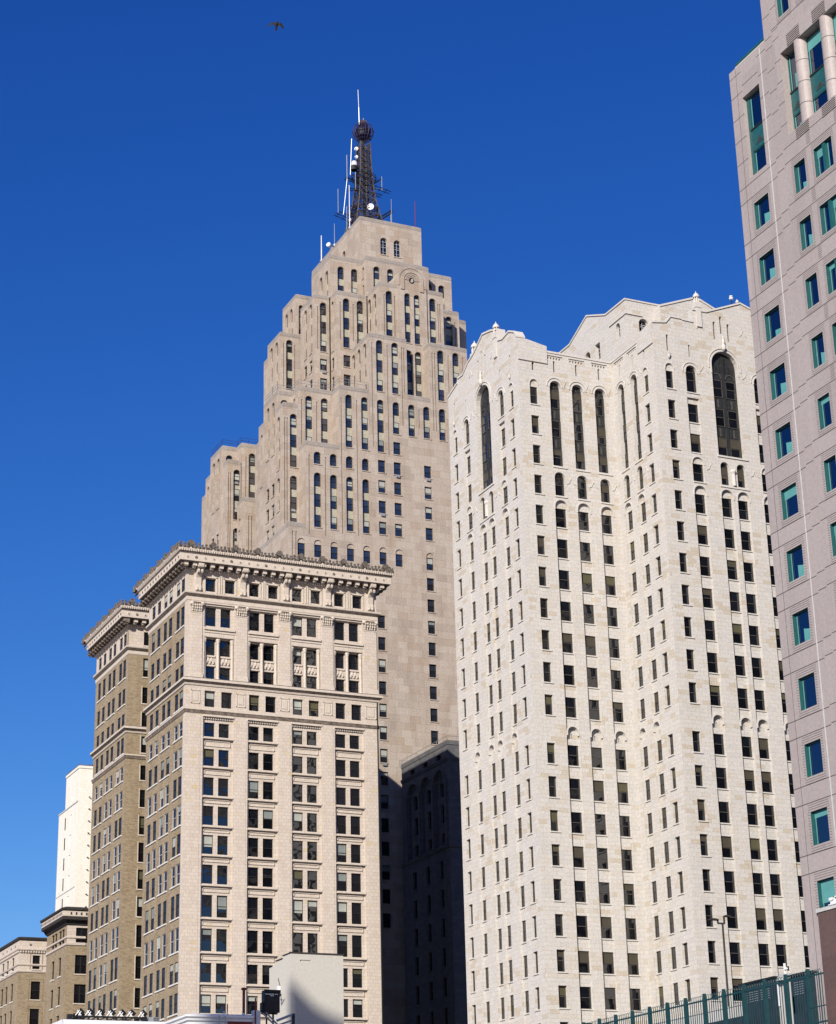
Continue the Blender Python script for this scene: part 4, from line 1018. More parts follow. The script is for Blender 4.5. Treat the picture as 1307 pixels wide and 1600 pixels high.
    def w2(F, hf, U): bay(F, U(110.35), 134.6, 3, hf); flute(U(109.25), 124, 133.8, hf)
    block(108.25, 114.0, 304.4, 320, 136.2, w2)
    def w3(F, hf, U): bay(F, U(110.5), 122.6, 2, hf); bay(F, U(110.5), 114.5, 3, hf); flute(U(108.7), 100, 121.8, hf); flute(U(109.2), 100, 121.8, hf)
    def w3s(F, hl, U): bay(F, U(302.9), 121.7, 1, hl, w=.8); rect(F, U(302.9), 114.4, hl, w=.7)
    block(107.6, 112.5, 301.3, 304.2, 125.0, w3, w3s)
    block(112.5, 150, 300.6, 330, 136.0)
    wl.poly([(150, 275, 0), (150, 330, 0), (150, 330, 136), (150, 275, 136)], TS)
    # railings on the terraces
    def rail(pts, z, mat, name='railing', h=1.15):
        mb = MB()
        for a, b in zip(pts, pts[1:]):
            for q in (h, h * .55): mb.tube((*a, z + q), (*b, z + q), .035, mat, 5)
            n = max(1, int((Vector(b) - Vector(a)).length / 1.3))
            for i in range(n + 1):
                t = i / n; x = a[0] + (b[0] - a[0]) * t; y = a[1] + (b[1] - a[1]) * t
                mb.tube((x, y, z), (x, y, z + h), .03, mat, 5)
        mb.build(name, B.root)
    rail([(105.7, 312.2), (105.7, 306.6), (108.4, 306.6), (108.4, 304.6), (113.8, 304.6)], 136.2, M['lattice_blue'])
    rail([(106.2, 287), (106.2, 281.2), (108.7, 281.2), (108.7, 278.2), (114.6, 278.2), (114.6, 275.2), (119.7, 275.2)], 136.1, M['galv'])
    return B.finish()
stepped_skyscraper()

# ------------------------------------------------------------------ lattice mast and roof antennas on the stepped skyscraper
def lattice_mast():
    ax, ay, z0 = 128.55, 296.0, 173.8
    root = thing('lattice_mast', 'dark lattice steel mast with a globe near its top, on the tan skyscraper', 'antenna mast', (ax, ay, z0))
    LT = M['lattice']; rr = random.Random(3)
    prof = [(0, 3.75), (3.2, 2.9), (6.2, 2.2), (9.5, 1.6), (13, 1.25), (17, 1.05), (21.5, .95)]      # height, half width
    def hw(h):
        for (a, ra), (b, rb_) in zip(prof, prof[1:]):
            if a <= h <= b: return ra + (rb_ - ra) * (h - a) / (b - a)
        return .95
    mb = MB(); lv = [0, 1.6, 3.2, 4.7, 6.2, 7.7, 9.5, 11, 12.4, 13.8, 15, 16.2, 17.4, 18.6, 19.8, 21.5]
    C = [(-1, -1), (1, -1), (1, 1), (-1, 1)]
    for a, b in zip(lv, lv[1:]):
        P = lambda i, h: (ax + C[i][0] * hw(h), ay + C[i][1] * hw(h), z0 + h)
        for i in range(4):
            j = (i + 1) % 4
            mb.tube(P(i, a), P(i, b), .13, LT, 5); mb.tube(P(i, b), P(j, b), .08, LT, 4)
            mb.tube(P(i, a), P(j, b), .075, LT, 4); mb.tube(P(j, a), P(i, b), .075, LT, 4)
            mx = tuple((P(i, a)[q] + P(j, a)[q]) / 2 for q in range(3)); mb.tube(mx, P(i, b), .055, LT, 4); mb.tube(mx, P(j, b), .055, LT, 4)
    mb.tube((ax, ay, z0), (ax, ay, z0 + 22), .28, M['black_metal'], 6); mb.tube((ax + .5, ay - .3, z0), (ax + .35, ay - .3, z0 + 21), .12, M['black_metal'], 5)
    mb.tube((ax - .6, ay + .4, z0), (ax - .4, ay + .3, z0 + 20), .1, LT, 5)
    mb.build('lattice', root)
    for h, r in ((14.1, 2.25), (7.2, 2.4)):
        p = MB()
        for dz in (0, .45):
            for i in range(16):
                a = 2 * math.pi * i / 16; b = 2 * math.pi * (i + 1) / 16
                p.tube((ax + r * math.cos(a), ay + r * math.sin(a), z0 + h + dz), (ax + r * math.cos(b), ay + r * math.sin(b), z0 + h + dz), .07, M['black_metal'], 4)
        for i in range(16):
            a = 2 * math.pi * i / 16
            p.tube((ax + r * math.cos(a), ay + r * math.sin(a), z0 + h), (ax + r * math.cos(a), ay + r * math.sin(a), z0 + h + .45), .04, M['black_metal'], 4)
            p.tube((ax + .9 * math.cos(a), ay + .9 * math.sin(a), z0 + h), (ax + r * math.cos(a), ay + r * math.sin(a), z0 + h), .06, LT, 4)
        p.build('platform', root)
    gz = z0 + 24.0; R = 1.95; gm = MB(); GB = M['lattice_blue']
    for k in range(-4, 5):
        la = k * math.pi / 10; r = R * math.cos(la); z = gz + R * math.sin(la)
        for i in range(18):
            a = 2 * math.pi * i / 18; b = 2 * math.pi * (i + 1) / 18
            gm.tube((ax + r * math.cos(a), ay + r * math.sin(a), z), (ax + r * math.cos(b), ay + r * math.sin(b), z), .05 if k else .09, GB, 4)
    for i in range(18):
        a = 2 * math.pi * i / 18
        for k in range(-9, 9):
            l0 = k * math.pi / 20; l1 = (k + 1) * math.pi / 20
            gm.tube((ax + R * math.cos(l0) * math.cos(a), ay + R * math.cos(l0) * math.sin(a), gz + R * math.sin(l0)), (ax + R * math.cos(l1) * math.cos(a), ay + R * math.cos(l1) * math.sin(a), gz + R * math.sin(l1)), .045, GB, 4)
    gm.lathe((ax, ay, gz), [(0, -1.6), (1.35, -1.0), (1.6, .1), (1.1, 1.0), (0, 1.1)], M['black_metal'], 10)
    gm.build('globe', root)
    t = MB(); t.box(ax - .75, ax + .55, ay - .6, ay + .6, gz + 1.5, gz + 2.3, LT); t.tube((ax + .1, ay, gz + 2.2), (ax + .1, ay, gz + 3.1), .09, M['galv']); t.build('cap', root)
    w = MB(); w.tube((ax - .75, ay, gz + 1.6), (ax - .8, ay, gz + 5.2), .09, M['galv'], 6); w.tube((ax - .8, ay, gz + 5.2), (ax - .9, ay, gz + 8.9), .055, M['white_metal'], 6); w.build('whip', root)
    def whip(dx, h0, h1, dy=-1.5, r=.075, lean=0.0, arm=None):
        q = MB(); q.tube((ax + dx, ay + dy, z0 + h0), (ax + dx + lean, ay + dy, z0 + h1), r, M['galv'], 6)
        ah = h0 + .25 if arm is None else arm
        q.tube((ax + math.copysign(hw(max(0, ah)), dx) * .8, ay + dy * .4, z0 + ah), (ax + dx, ay + dy, z0 + ah), .07, M['black_metal'], 5)
        q.build('whip', root)
    whip(-3.3, 13.6, 21.2, lean=.35); whip(-3.95, 12.6, 17.6, r=.1); whip(-4.75, 5.2, 12.6, lean=.8); whip(-5.75, 5.4, 10.2); whip(-4.1, -1.0, 7.0, arm=1.5); whip(-2.3, 10.8, 14.4)
    whip(2.9, 11.8, 14.6); whip(4.55, 2.2, 7.2); whip(3.85, .2, 3.4)
    am = MB()
    for (x0, h0, x1, h1) in ((-6.2, 5.35, -2.3, 4.4), (-4.2, 13.1, -1.2, 12.8), (-3.4, 10.9, -1.4, 11.4), (1.2, 12.6, 4.8, 12.0), (1.2, 12.9, 3.0, 14.4), (1.4, 11.0, 3.1, 10.9), (2.2, 5.5, 5.2, 8.0), (2.0, 5.9, 5.0, 8.4), (2.3, 5.2, 5.6, 4.9), (2.0, 2.2, 4.7, 2.3), (-3.4, 7.4, -1.8, 7.1)):
        for dy in (-1.3, -.5): am.tube((ax + x0, ay + dy, z0 + h0), (ax + x1, ay + dy, z0 + h1), .07, M['black_metal'], 5)
        for q in (.15, .45, .75): am.tube((ax + x0 + (x1 - x0) * q, ay - 1.8, z0 + h0 + (h1 - h0) * q), (ax + x0 + (x1 - x0) * q, ay, z0 + h0 + (h1 - h0) * q), .05, M['black_metal'], 4)
    am.build('antenna_arm', root)
    def dish(x, y, h, r, drum):
        d = MB()
        if drum:
            d.lathe((ax + x, ay + y, z0 + h), [(r * 1.05, -.9), (r * 1.15, -.1), (r, 0)], M['black_metal'], 12); d.lathe((ax + x, ay + y, z0 + h), [(r, 0), (r * .98, .55), (r * .7, .9), (0, 1.0)], M['white_metal'], 12)
            d.tube((ax + x, ay + y, z0 + h - .3), (ax - .9, ay - .5, z0 + h - .1), .08, M['black_metal'])
        else:
            nrm = Vector((-.55, -.83, 0)); c = Vector((ax + x, ay + y, z0 + h))
            d.tube(c, c + nrm * .35, r, M['white_metal'], 14); d.tube(c + nrm * .35, c + nrm * .5, r * .8, M['white_metal'], 14, r2=r * .3)
        d.build('dish', root)
    dish(-2.3, -.9, 16.0, .6, True); dish(-1.3, .1, 20.2, .36, False); dish(-1.3, .1, 18.5, .32, False); dish(.35, -2.1, 7.4, .62, False); dish(-3.2, -1.0, 4.6, .25, False)
    return root
lattice_mast()
def roof_whip(x, y, z, h, r, mat, label):
    q = MB(); q.lathe((x, y, z), [(.3, -.4), (.3, .0), (.12, .15)], M['galv'], 8); q.tube((x, y, z), (x, y, z + h), r, mat, 6, r2=r * .7)
    tag(q.build('roof_antenna', None, loc=(x, y, z)), label, 'antenna', 'thin rod antennas on the top roof of the stepped skyscraper')
roof_whip(129.4, 286.0, 173.85, 5.0, .07, M['galv'], 'thin grey rod antenna on the roof between lattice mast and red rod')
roof_whip(134.0, 286.0, 173.85, 5.6, .08, M['red_pipe'], 'thin dark red rod antenna near the right end of the highest roof')
roof_whip(122.95, 289.7, 173.85, 8.4, .09, M['white_metal'], 'tall white rod antenna rising beside the foot of the lattice mast')
roof_whip(122.9, 296.6, 173.85, 4.2, .08, M['galv'], 'short grey rod antenna between the white roof dish and the tall white rod')
roof_whip(122.95, 303.0, 173.85, 5.0, .11, M['white_metal'], 'stout white rod antenna at the far left end of the highest roof')
q = MB(); c = Vector((122.7, 298.6, 174.6)); nrm = Vector((-.75, -.6, .15)).normalized()
q.tube(c, c + nrm * .4, .42, M['white_metal'], 14); q.tube(c - nrm * .8, c, .15, M['galv']); q.box(122.9, 123.6, 298.2, 299.2, 173.75, 174.2, M['galv'])
tag(q.build('roof_dish', None, loc=(122.9, 298.6, 173.8)), 'white drum dish on the left edge of the highest roof', 'dish antenna')

# ------------------------------------------------------------------ shaded block with an arcade under the roof
def shaded_block():
    B = Building('shaded_arcaded_block', 'grey stone block in deep shade with three round arches below its roof', 'office building', (122.5, 255.3, 0))
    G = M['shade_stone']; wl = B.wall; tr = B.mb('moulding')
    fs = left(122.5, 271.4); wd = 16.1; hs_ = []
    cols = [3.9, 8.5, 13.05]
    for uc in cols:
        hs_.append(Hole(uc - .8, uc + .8, 70.75, 71.5, .4)); B.window(fs, uc, 70.75, 1.6, .75, .3)
        inner = [Hole(uc - .62, uc + .62, 61.6, 64.25, .85), Hole(uc - .62, uc + .62, 58.5, 60.2, .85), Hole(uc - .7, uc + .7, 65.4, 68.4, .9, arch=True)]
        hs_.append(Hole(uc - 1.75, uc + 1.75, 58.3, 69.25, .45, arch=True, back=G, holes=inner))
        for za, zb in ((61.6, 64.25), (58.5, 60.2)): B.window(fs, uc, za, 1.24, zb - za, .75); fbox(wl, fs, uc - .75, uc + .75, za - .18, za, .3, .5, G)
        B.window(fs, uc, 65.4, 1.4, 3.0, .8, arch=True)
        ar = MB(); ring(ar, fs, uc, 67.5, 1.8, 2.05, -.16, 0, G, n=14); ar.build('arch', B.root); ar = MB(); ring(ar, fs, uc, 67.5, 1.35, 1.55, .25, .45, G, n=12); ar.build('arch', B.root)
        for k in range(12):
            zt = 56.2 - 4.08 * k
            if zt < 6: break
            hs_.append(Hole(uc - .62, uc + .62, zt - 2.6, zt, .4)); B.window(fs, uc, zt - 2.6, 1.24, 2.6, .3); fbox(wl, fs, uc - .75, uc + .75, zt - 2.8, zt - 2.6, -.12, .05, G)
    for uc in (1.65, 6.2, 10.8, 15.2):
        tr = MB(); fbox(tr, fs, uc - .3, uc + .3, 58.4, 66.9, -.2, 0, G); fbox(tr, fs, uc - .45, uc + .45, 66.9, 67.5, -.3, 0, G); fbox(tr, fs, uc - .4, uc + .4, 58.1, 58.5, -.26, 0, G); tr.build('pilaster', B.root)
    tr = B.mb('moulding')
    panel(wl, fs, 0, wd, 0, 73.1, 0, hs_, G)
    ff = front(122.5, 255.3); h2 = []
    for uc in (2.6, 6.5, 10.4):
        for zt in [71.5 + .4, 68.2, 64.25, 60.2] + [56.2 - 4.08 * k for k in range(12)]:
            if zt < 6: continue
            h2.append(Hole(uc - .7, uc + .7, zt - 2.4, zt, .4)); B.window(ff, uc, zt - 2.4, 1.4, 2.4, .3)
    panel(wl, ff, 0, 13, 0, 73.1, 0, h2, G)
    p = [(122.5, 271.4), (122.5, 255.3), (135.5, 255.3)]
    moulding(tr, p, [(0, 70.1), (.12, 70.2), (.15, 70.4), (.25, 70.5), (.25, 70.65), (0, 70.75)], G)
    moulding(tr, p, [(0, 57.6), (.2, 57.7), (.3, 57.95), (0, 58.1)], G); moulding(tr, p, [(0, 72.4), (.08, 72.5), (.1, 72.8), (.1, 73.1), (-.5, 73.2)], G)
    for a, b in (((135.5, 255.3), (135.5, 271.4)), ((135.5, 271.4), (122.5, 271.4))): wl.poly([(*a, 0), (*b, 0), (*b, 73.1), (*a, 73.1)], G)
    wl.poly([(122.5, 255.3, 73.1), (135.5, 255.3, 73.1), (135.5, 271.4, 73.1), (122.5, 271.4, 73.1)], M['concrete'])
    rl = MB()
    for a, b in zip(p, p[1:]):
        n = 9; rl.tube((*a, 73.75), (*b, 73.75), .04, M['galv'], 5)
        for i in range(n + 1): x = a[0] + (b[0] - a[0]) * i / n; y = a[1] + (b[1] - a[1]) * i / n; rl.tube((x, y, 73.1), (x, y, 73.75), .04, M['galv'], 5)
    rl.build('railing', B.root)
    return B.finish()
shaded_block()

# ------------------------------------------------------------------ pink granite tower with teal windows
def granite_tower():
    B = Building('pink_granite_tower', 'pink granite tower with teal framed windows and rounded stone columns, along the right edge', 'skyscraper', (66, 92.7, 0))
    Gm = M['granite']; GD = M['granite_dark']; GV_ = M['groove']; TL = M['teal']; wl = B.wall; fl = B.mb('grooved_surround'); jt = B.mb('panel_joint')
    Y0 = 92.68
    A = left(66.0, Y0); Bz = left(65.84, Y0); Cz = left(65.66, Y0)        # wall steps forward twice towards the right
    VA, VB, VE = 4.25, 5.28, 34.0
    rows = [63.37 - 3.82 * k for k in range(12)] ; rows = [z for z in rows if z - 1.9 > 19]
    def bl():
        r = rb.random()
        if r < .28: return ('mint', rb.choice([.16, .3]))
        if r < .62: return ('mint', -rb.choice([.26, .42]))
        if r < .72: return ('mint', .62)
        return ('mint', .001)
    def groove(fr, u0, u1, z0, z1):
        for k in range(3):                                 # grooved hood and apron
            o = .16 + .13 * k
            fbox(fl, fr, u0 - .2, u1 + .22, z1 + o - .05, z1 + o - .015, -.006, .0, GV_); fbox(fl, fr, u0 - .2, u1 + .22, z0 - o + .015, z0 - o + .05, -.006, .0, GV_)
        n = int((z1 - z0) / .145)
        for k in range(n + 1):
            z = z0 + (z1 - z0) * k / n
            fbox(fl, fr, u0 - .24, u0 - .05, z - .02, z + .02, -.006, 0, GV_); fbox(fl, fr, u1 + .05, u1 + .24, z - .02, z + .02, -.006, 0, GV_)
    hA = []; hB = []; hC = []
    # corner bay
    for t in rows:
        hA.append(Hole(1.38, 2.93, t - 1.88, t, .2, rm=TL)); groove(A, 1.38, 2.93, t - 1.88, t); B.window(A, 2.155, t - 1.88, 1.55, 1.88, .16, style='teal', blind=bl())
    t = rows[-1] - 3.82
    hA.append(Hole(1.2, 3.07, 65.25, 71.05, .38))
    # tall corner opening with its teal spandrel
    tall = B.mb('teal_spandrel')
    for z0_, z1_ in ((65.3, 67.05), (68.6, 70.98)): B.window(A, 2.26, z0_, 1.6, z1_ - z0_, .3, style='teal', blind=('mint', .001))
    def spandrel(fr, u0, u1, z0, z1, d):
        fbox(tall, fr, u0, u1, z0, z1, d, d + .1, TL); c = (u0 + u1) / 2
        for k, w_ in enumerate((.42, .3, .18, .06)): fbox(tall, fr, c - w_, c + w_, z0 + .32 + .13 * k, z0 + .37 + .13 * k, d - .03, d, GD)
        fbox(tall, fr, u0, u1, z1 - .05, z1 + .06, d - .05, d, M['frame_dark'])
    spandrel(A, 1.46, 3.06, 67.05, 68.58, .26)
    fbox(tall, A, 1.2, 1.47, 65.26, 71.0, .28, .38, TL); 
    # right-hand field: single windows, then pairs
    fields = [(5.7, 6.82, False), (7.74, 9.5, True), (10.5, 12.26, True), (13.3, 15.06, True), (16.1, 17.86, True), (18.9, 20.66, True), (21.7, 23.46, True)]
    upper = [73.72 + 2.0 + 3.82 * k for k in range(16)]
    for u0, u1, pair in [(a + .48, b + .48, c) for a, b, c in fields]:
        for t in rows + upper:
            hC.append(Hole(u0, u1, t - 1.92, t, .2, rm=TL)); groove(Cz, u0, u1, t - 1.92, t)
            if pair:
                um = (u0 + u1) / 2; fbox(tall, Cz, um - .13, um + .13, t - 1.92, t, .06, .2, TL)
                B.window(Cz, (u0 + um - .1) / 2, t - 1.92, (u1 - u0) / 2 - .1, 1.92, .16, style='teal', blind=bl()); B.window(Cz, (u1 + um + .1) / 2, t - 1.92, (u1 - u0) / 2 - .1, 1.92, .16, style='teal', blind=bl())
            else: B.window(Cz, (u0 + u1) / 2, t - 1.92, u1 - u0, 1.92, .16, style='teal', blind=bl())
    # two-storey loggia with half-round columns
    U0, U1 = 5.98, 24.2
    hC.append(Hole(U0, U1, 65.6, 71.35, .95, back=Gm))
    uc = 7.58
    prev = U0
    while uc < U1 - .6:
        cm = MB(); x, y, _ = Cz.p(uc, 0, .44)
        cm.lathe((x, y, 65.58), [(.46, 0), (.46, 1.28), (.452, 1.31), (.46, 1.34), (.46, 2.76), (.452, 2.79), (.46, 2.82), (.46, 4.24), (.452, 4.27), (.46, 4.3), (.46, 5.77)], Gm, 28)
        cob = cm.build('column', B.root, smooth=True)
        gm_ = MB()
        for zz in (1.31, 2.79, 4.27): gm_.lathe((x, y, 65.58 + zz), [(.463, -.02), (.463, .02)], GD, 28)
        gm_.build('joint', cob)
        g0, g1 = prev, uc - .4
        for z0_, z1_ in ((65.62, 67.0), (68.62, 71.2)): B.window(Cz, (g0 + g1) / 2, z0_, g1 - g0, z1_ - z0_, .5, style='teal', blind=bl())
        spandrel(Cz, g0, g1, 67.0, 68.6, .48)
        prev = uc + .4; uc += 2.66
    for i in range(7):                                     # ribbed blocks in lintel and sill
        u = 6.78 + 2.66 * i
        for zz, zt in ((71.42, 72.25), (64.85, 65.6)):
            for q in range(6): fbox(fl, Cz, u, u + 1.32, zz + q * (zt - zz) / 6 + .02, zz + (q + .55) * (zt - zz) / 6, -.05, .0, Gm)
            for q in range(7): fbox(fl, Cz, u, u + 1.32, zz + q * (zt - zz) / 6 - .02, zz + q * (zt - zz) / 6 + .02, -.012, .0, GV_)
    for u in (7.66, 10.45, 13.23, 15.98):
        for t in rows + upper[:2]:
            for q in range(7): fbox(fl, Cz, u, u + .36, t + .66 + q * .13, t + .69 + q * .13, -.012, 0, GV_)
    panel(wl, A, 0, VA, 0, 73.55, 0, hA, Gm)
    panel(wl, Bz, VA, VB, 0, 140, 0, hB, Gm); panel(wl, Cz, VB, VE, 0, 140, 0, hC, Gm)
    wl.poly([A.p(VA, 0), Bz.p(VA, 0), Bz.p(VA, 140), A.p(VA, 140)], Gm); wl.poly([Bz.p(VB, 0), Cz.p(VB, 0), Cz.p(VB, 140), Bz.p(VB, 140)], Gm)
    # panel joints
    for t in rows + [67.2 - .0]:
        for zz in (t + .51, t + 1.53):
            if zz > 66.5 or zz < 20.5: continue
            fbox(jt, A, .0, VA - .03, zz - .022, zz + .022, -.006, 0, GD); fbox(jt, Bz, VA + .06, VB - .06, zz - .0, zz + .045, -.006, 0, GD); fbox(jt, Cz, VB + .08, VE, zz - .022, zz + .022, -.006, 0, GD)
    for zz in (72.98, 71.55, 69.9, 68.3, 66.7): fbox(jt, A, .0, 1.25, zz - .02, zz + .02, -.006, 0, GD); fbox(jt, A, 3.05, VA - .03, zz - .02, zz + .02, -.006, 0, GD)
    fbox(jt, A, 1.25, 3.05, 71.9, 71.94, -.006, 0, GD)
    for zz in (72.6, 71.0, 69.5, 68.0, 66.5, 73.3, 74.9, 76.5, 78): 
        fbox(jt, Bz, VA + .06, VB - .06, zz - .02, zz + .02, -.006, 0, GD); fbox(jt, Cz, VB + .08, 5.98, zz - .02, zz + .02, -.006, 0, GD)
    for zz in (73.45, 77.4): fbox(jt, Cz, VB, VE, zz - .02, zz + .02, -.006, 0, GD)
    fbox(jt, A, .7, .73, 0, 73.4, -.004, 0, GD); fbox(jt, A, 3.42, 3.5, 0, 73.4, -.014, 0, M['ledge'])
    # shoulder roof, rail, other sides
    wl.poly([A.p(0, 73.55), A.p(VA, 73.55), (100, Y0 - VA, 73.55), (100, Y0, 73.55)], M['roof'])
    wl.poly([(66, Y0, 0), (100, Y0, 0), (100, Y0, 73.55), (66, Y0, 73.55)], Gm)
    wl.poly([(65.84, Y0 - VA, 73.55), (100, Y0 - VA, 73.55), (100, Y0 - VA, 140), (65.84, Y0 - VA, 140)], Gm)
    wl.poly([(100, Y0, 0), (100, Y0 - VE, 0), (100, Y0 - VE, 140), (100, Y0, 140)], Gm)
    wl.poly([(65.66, Y0 - VE, 0), (100, Y0 - VE, 0), (100, Y0 - VE, 140), (65.66, Y0 - VE, 140)], Gm)
    wl.poly([(65.66, Y0 - VE, 140), (100, Y0 - VE, 140), (100, Y0 - VA, 140), (65.66, Y0 - VA, 140)], M['roof'])
    rl = B.mb('roof_rail'); fbox(rl, A, .55, VA, 73.55, 73.75, .12, .3, M['ledge']); fbox(rl, A, .6, VA, 73.8, 73.95, .1, .2, TL)
    # brown granite base and pale ledge
    br = B.mb('brown_base'); fbox(br, A, 1.32, VE, 0, 19.62, -.1, .0, M['brown_granite'])
    lg = B.mb('ledge'); fbox(lg, A, 1.24, VE, 19.62, 19.82, -.16, 0, M['ledge'])
    return B.finish()
granite_tower()
q = MB(); fr = left(65.9, 92.5)
for u0, u1, z0_, z1_ in ((2.28, 2.6, 20.08, 20.24), (2.72, 3.5, 20.2, 20.26), (2.72, 2.78, 19.82, 20.26), (3.44, 3.5, 19.82, 20.26), (3.6, 3.66, 19.82, 20.3), (2.6, 2.72, 20.12, 20.18)): fbox(q, fr, u0, u1, z0_, z1_, -.02, .04, M['white_metal'])
for i in range(9): fbox(q, fr, 2.34 + i * .13, 2.42 + i * .13, 19.82, 20.1 + .015 * (i % 3), .02, .08, M['white_metal'])
fbox(q, fr, 2.3, 3.7, 19.82, 19.88, -.1, .1, M['white_metal'])
tag(q.build('ledge_frame', None, loc=(65.9, 90, 19.82)), 'white slatted metal frame on the pale ledge above the brown granite base', 'metal frame')

# ------------------------------------------------------------------ low buildings at far left
def white_tower():
    B = Building('white_painted_tower', 'narrow white painted brick tower with a set-back top, behind the dark-corniced brick building', 'tower', (86, 320, 0))
    Wm = M['white_paint']; wl = B.wall; tr = B.mb('coping')
    fs = left(86.02, 332); h = []
    for k in range(5):
        zt = 73.95 - 3.37 * k
        h.append(Hole(3.85, 4.65, zt - 2.05, zt, .1)); B.window(fs, 4.25, zt - 2.05, .8, 2.05, .05, style='brick')
        h.append(Hole(7.3, 8.2, zt - 2.15, zt - .1, .1, back=Wm))
    panel(wl, fs, 0, 12, 0, 75.35, 0, h, Wm)
    ff = front(86.02, 320); panel(wl, ff, 0, 9, 0, 75.35, 0, [], Wm)
    wl.poly([(86.02, 320, 75.35), (95, 320, 75.35), (95, 332, 75.35), (86.02, 332, 75.35)], M['roof'])
    wl.box(86.1, 95, 320.12, 328.3, 75.36, 81.2, Wm)
    fbox(tr, left(86.1, 328.3), 0, 8.2, 80.85, 81.25, -.12, .3, Wm); fbox(tr, front(86.1, 320.12), 0, 9, 80.85, 81.25, -.12, .3, Wm)
    fbox(tr, left(86.02, 332), 0, 12.02, 75.2, 75.4, -.1, .0, M['ledge']); fbox(tr, left(86.02, 332), 0, 12.0, 61.2, 61.34, -.06, .0, M['ledge'])
    rr = random.Random(5)
    for i in range(16): fbox(tr, left(86.1, 328.3), i * .52, i * .52 + .3, 81.25, 81.4 + rr.random() * .22, .0, .3, M['crest'])
    for i in range(12): fbox(tr, front(86.1, 320.12), i * .52, i * .52 + .3, 81.25, 81.4 + rr.random() * .22, .0, .3, M['crest'])
    for i in range(10): fbox(B.mb('wall_bracket'), front(86.02, 320), 1.75, 1.95, 76 - i * 2.0, 76.12 - i * 2.0, -.3, 0, M['crest'])
    wl.poly([(95, 320, 0), (95, 332, 0), (95, 332, 81), (95, 320, 81)], Wm)
    return B.finish()
white_tower()
def brick_cornice():
    B = Building('dark_corniced_building', 'yellow brick building with a dark overhanging bracketed cornice, in front of the white painted tower', 'office building', (75.7, 285, 0))
    YB = M['yellow_brick']; TC = M['terracotta']; wl = B.wall; tr = B.mb('moulding')
    fs = left(75.7, 296.2); h = []; h2 = []
    for zb, zt in ((46.7, 48.9), (42.4, 45.05), (38.3, 40.95), (34.2, 36.9), (30.1, 32.8), (26, 28.7)):
        for u0 in (3.1, 6.9) if zt < 48 else (2.6, 4.2, 6.6, 8.2):
            h.append(Hole(u0, u0 + 1.55, zb, zt, .3)); B.window(fs, u0 + .775, zb, 1.55, zt - zb, .2, style='brick'); fbox(tr, fs, u0 - .15, u0 + 1.7, zb - .16, zb, -.1, .02, M['sill_white'])
        h2.append(Hole(1.3, 3.05, zb, zt, .35)); B.window(front(75.7, 285), 1.75, zb, .86, zt - zb, .25); B.window(front(75.7, 285), 2.62, zb, .86, zt - zb, .25); fbox(tr, front(75.7, 285), 1.2, 3.15, zb - .16, zb, -.1, .02, M['cream'])
    panel(wl, fs, 0, 11.2, 0, 46.4, 0, [q for q in h if q.z1 < 46.4], YB); panel(wl, fs, 0, 11.2, 46.4, 51.0, 0, [q for q in h if q.z1 > 46.4], YB)
    ff = front(75.7, 285); panel(wl, ff, 0, 9, 0, 46.4, 0, [q for q in h2 if q.z1 < 46.4], YB); panel(wl, ff, 0, 9, 46.4, 51.0, 0, [q for q in h2 if q.z1 > 46.4], TC)
    p = [(75.7, 296.2), (75.7, 285), (78.4, 285)]
    moulding(tr, p, [(0, 46.3), (.16, 46.4), (.2, 46.7), (0, 46.8)], M['cream']); moulding(tr, p, [(0, 47.3), (.16, 47.4), (.16, 47.6), (0, 47.7)], M['cream'])
    cr = MB(); moulding(cr, p, [(0, 49.2), (.2, 49.3), (.2, 49.8), (.9, 49.9), (.95, 50.35)], M['slate']); moulding(cr, p, [(.95, 50.35), (.95, 51.1)], M['cream'])
    moulding(cr, p, [(.95, 51.1), (1.15, 51.2), (1.2, 51.45), (.2, 51.8)], M['slate'])
    for a, b in zip(p, p[1:]):
        d = Vector((b[0] - a[0], b[1] - a[1])); L_ = d.length; d.normalize(); f_ = FR(a[0], a[1], (d.x, d.y)); u = .1
        while u < L_ + .9:
            fbox(cr, f_, u, u + .3, 49.85, 50.3, -.85, -.1, M['slate']); fbox(cr, f_, u + .05, u + .25, 50.55, 50.92, -1.0, -.94, M['slate']); u += .75
    cr.build('cornice', B.root)
    wl.poly([(75.7, 285, 51), (84.7, 285, 51), (84.7, 296.2, 51), (75.7, 296.2, 51)], M['roof'])
    wl.box(76.6, 82, 292, 296, 51, 52.3, M['red_pipe'])
    wl.poly([(84.7, 285, 0), (84.7, 296.2, 0), (84.7, 296.2, 51), (84.7, 285, 51)], YB); wl.poly([(75.7, 296.2, 0), (84.7, 296.2, 0), (84.7, 296.2, 51), (75.7, 296.2, 51)], YB)
    return B.finish()
brick_cornice()
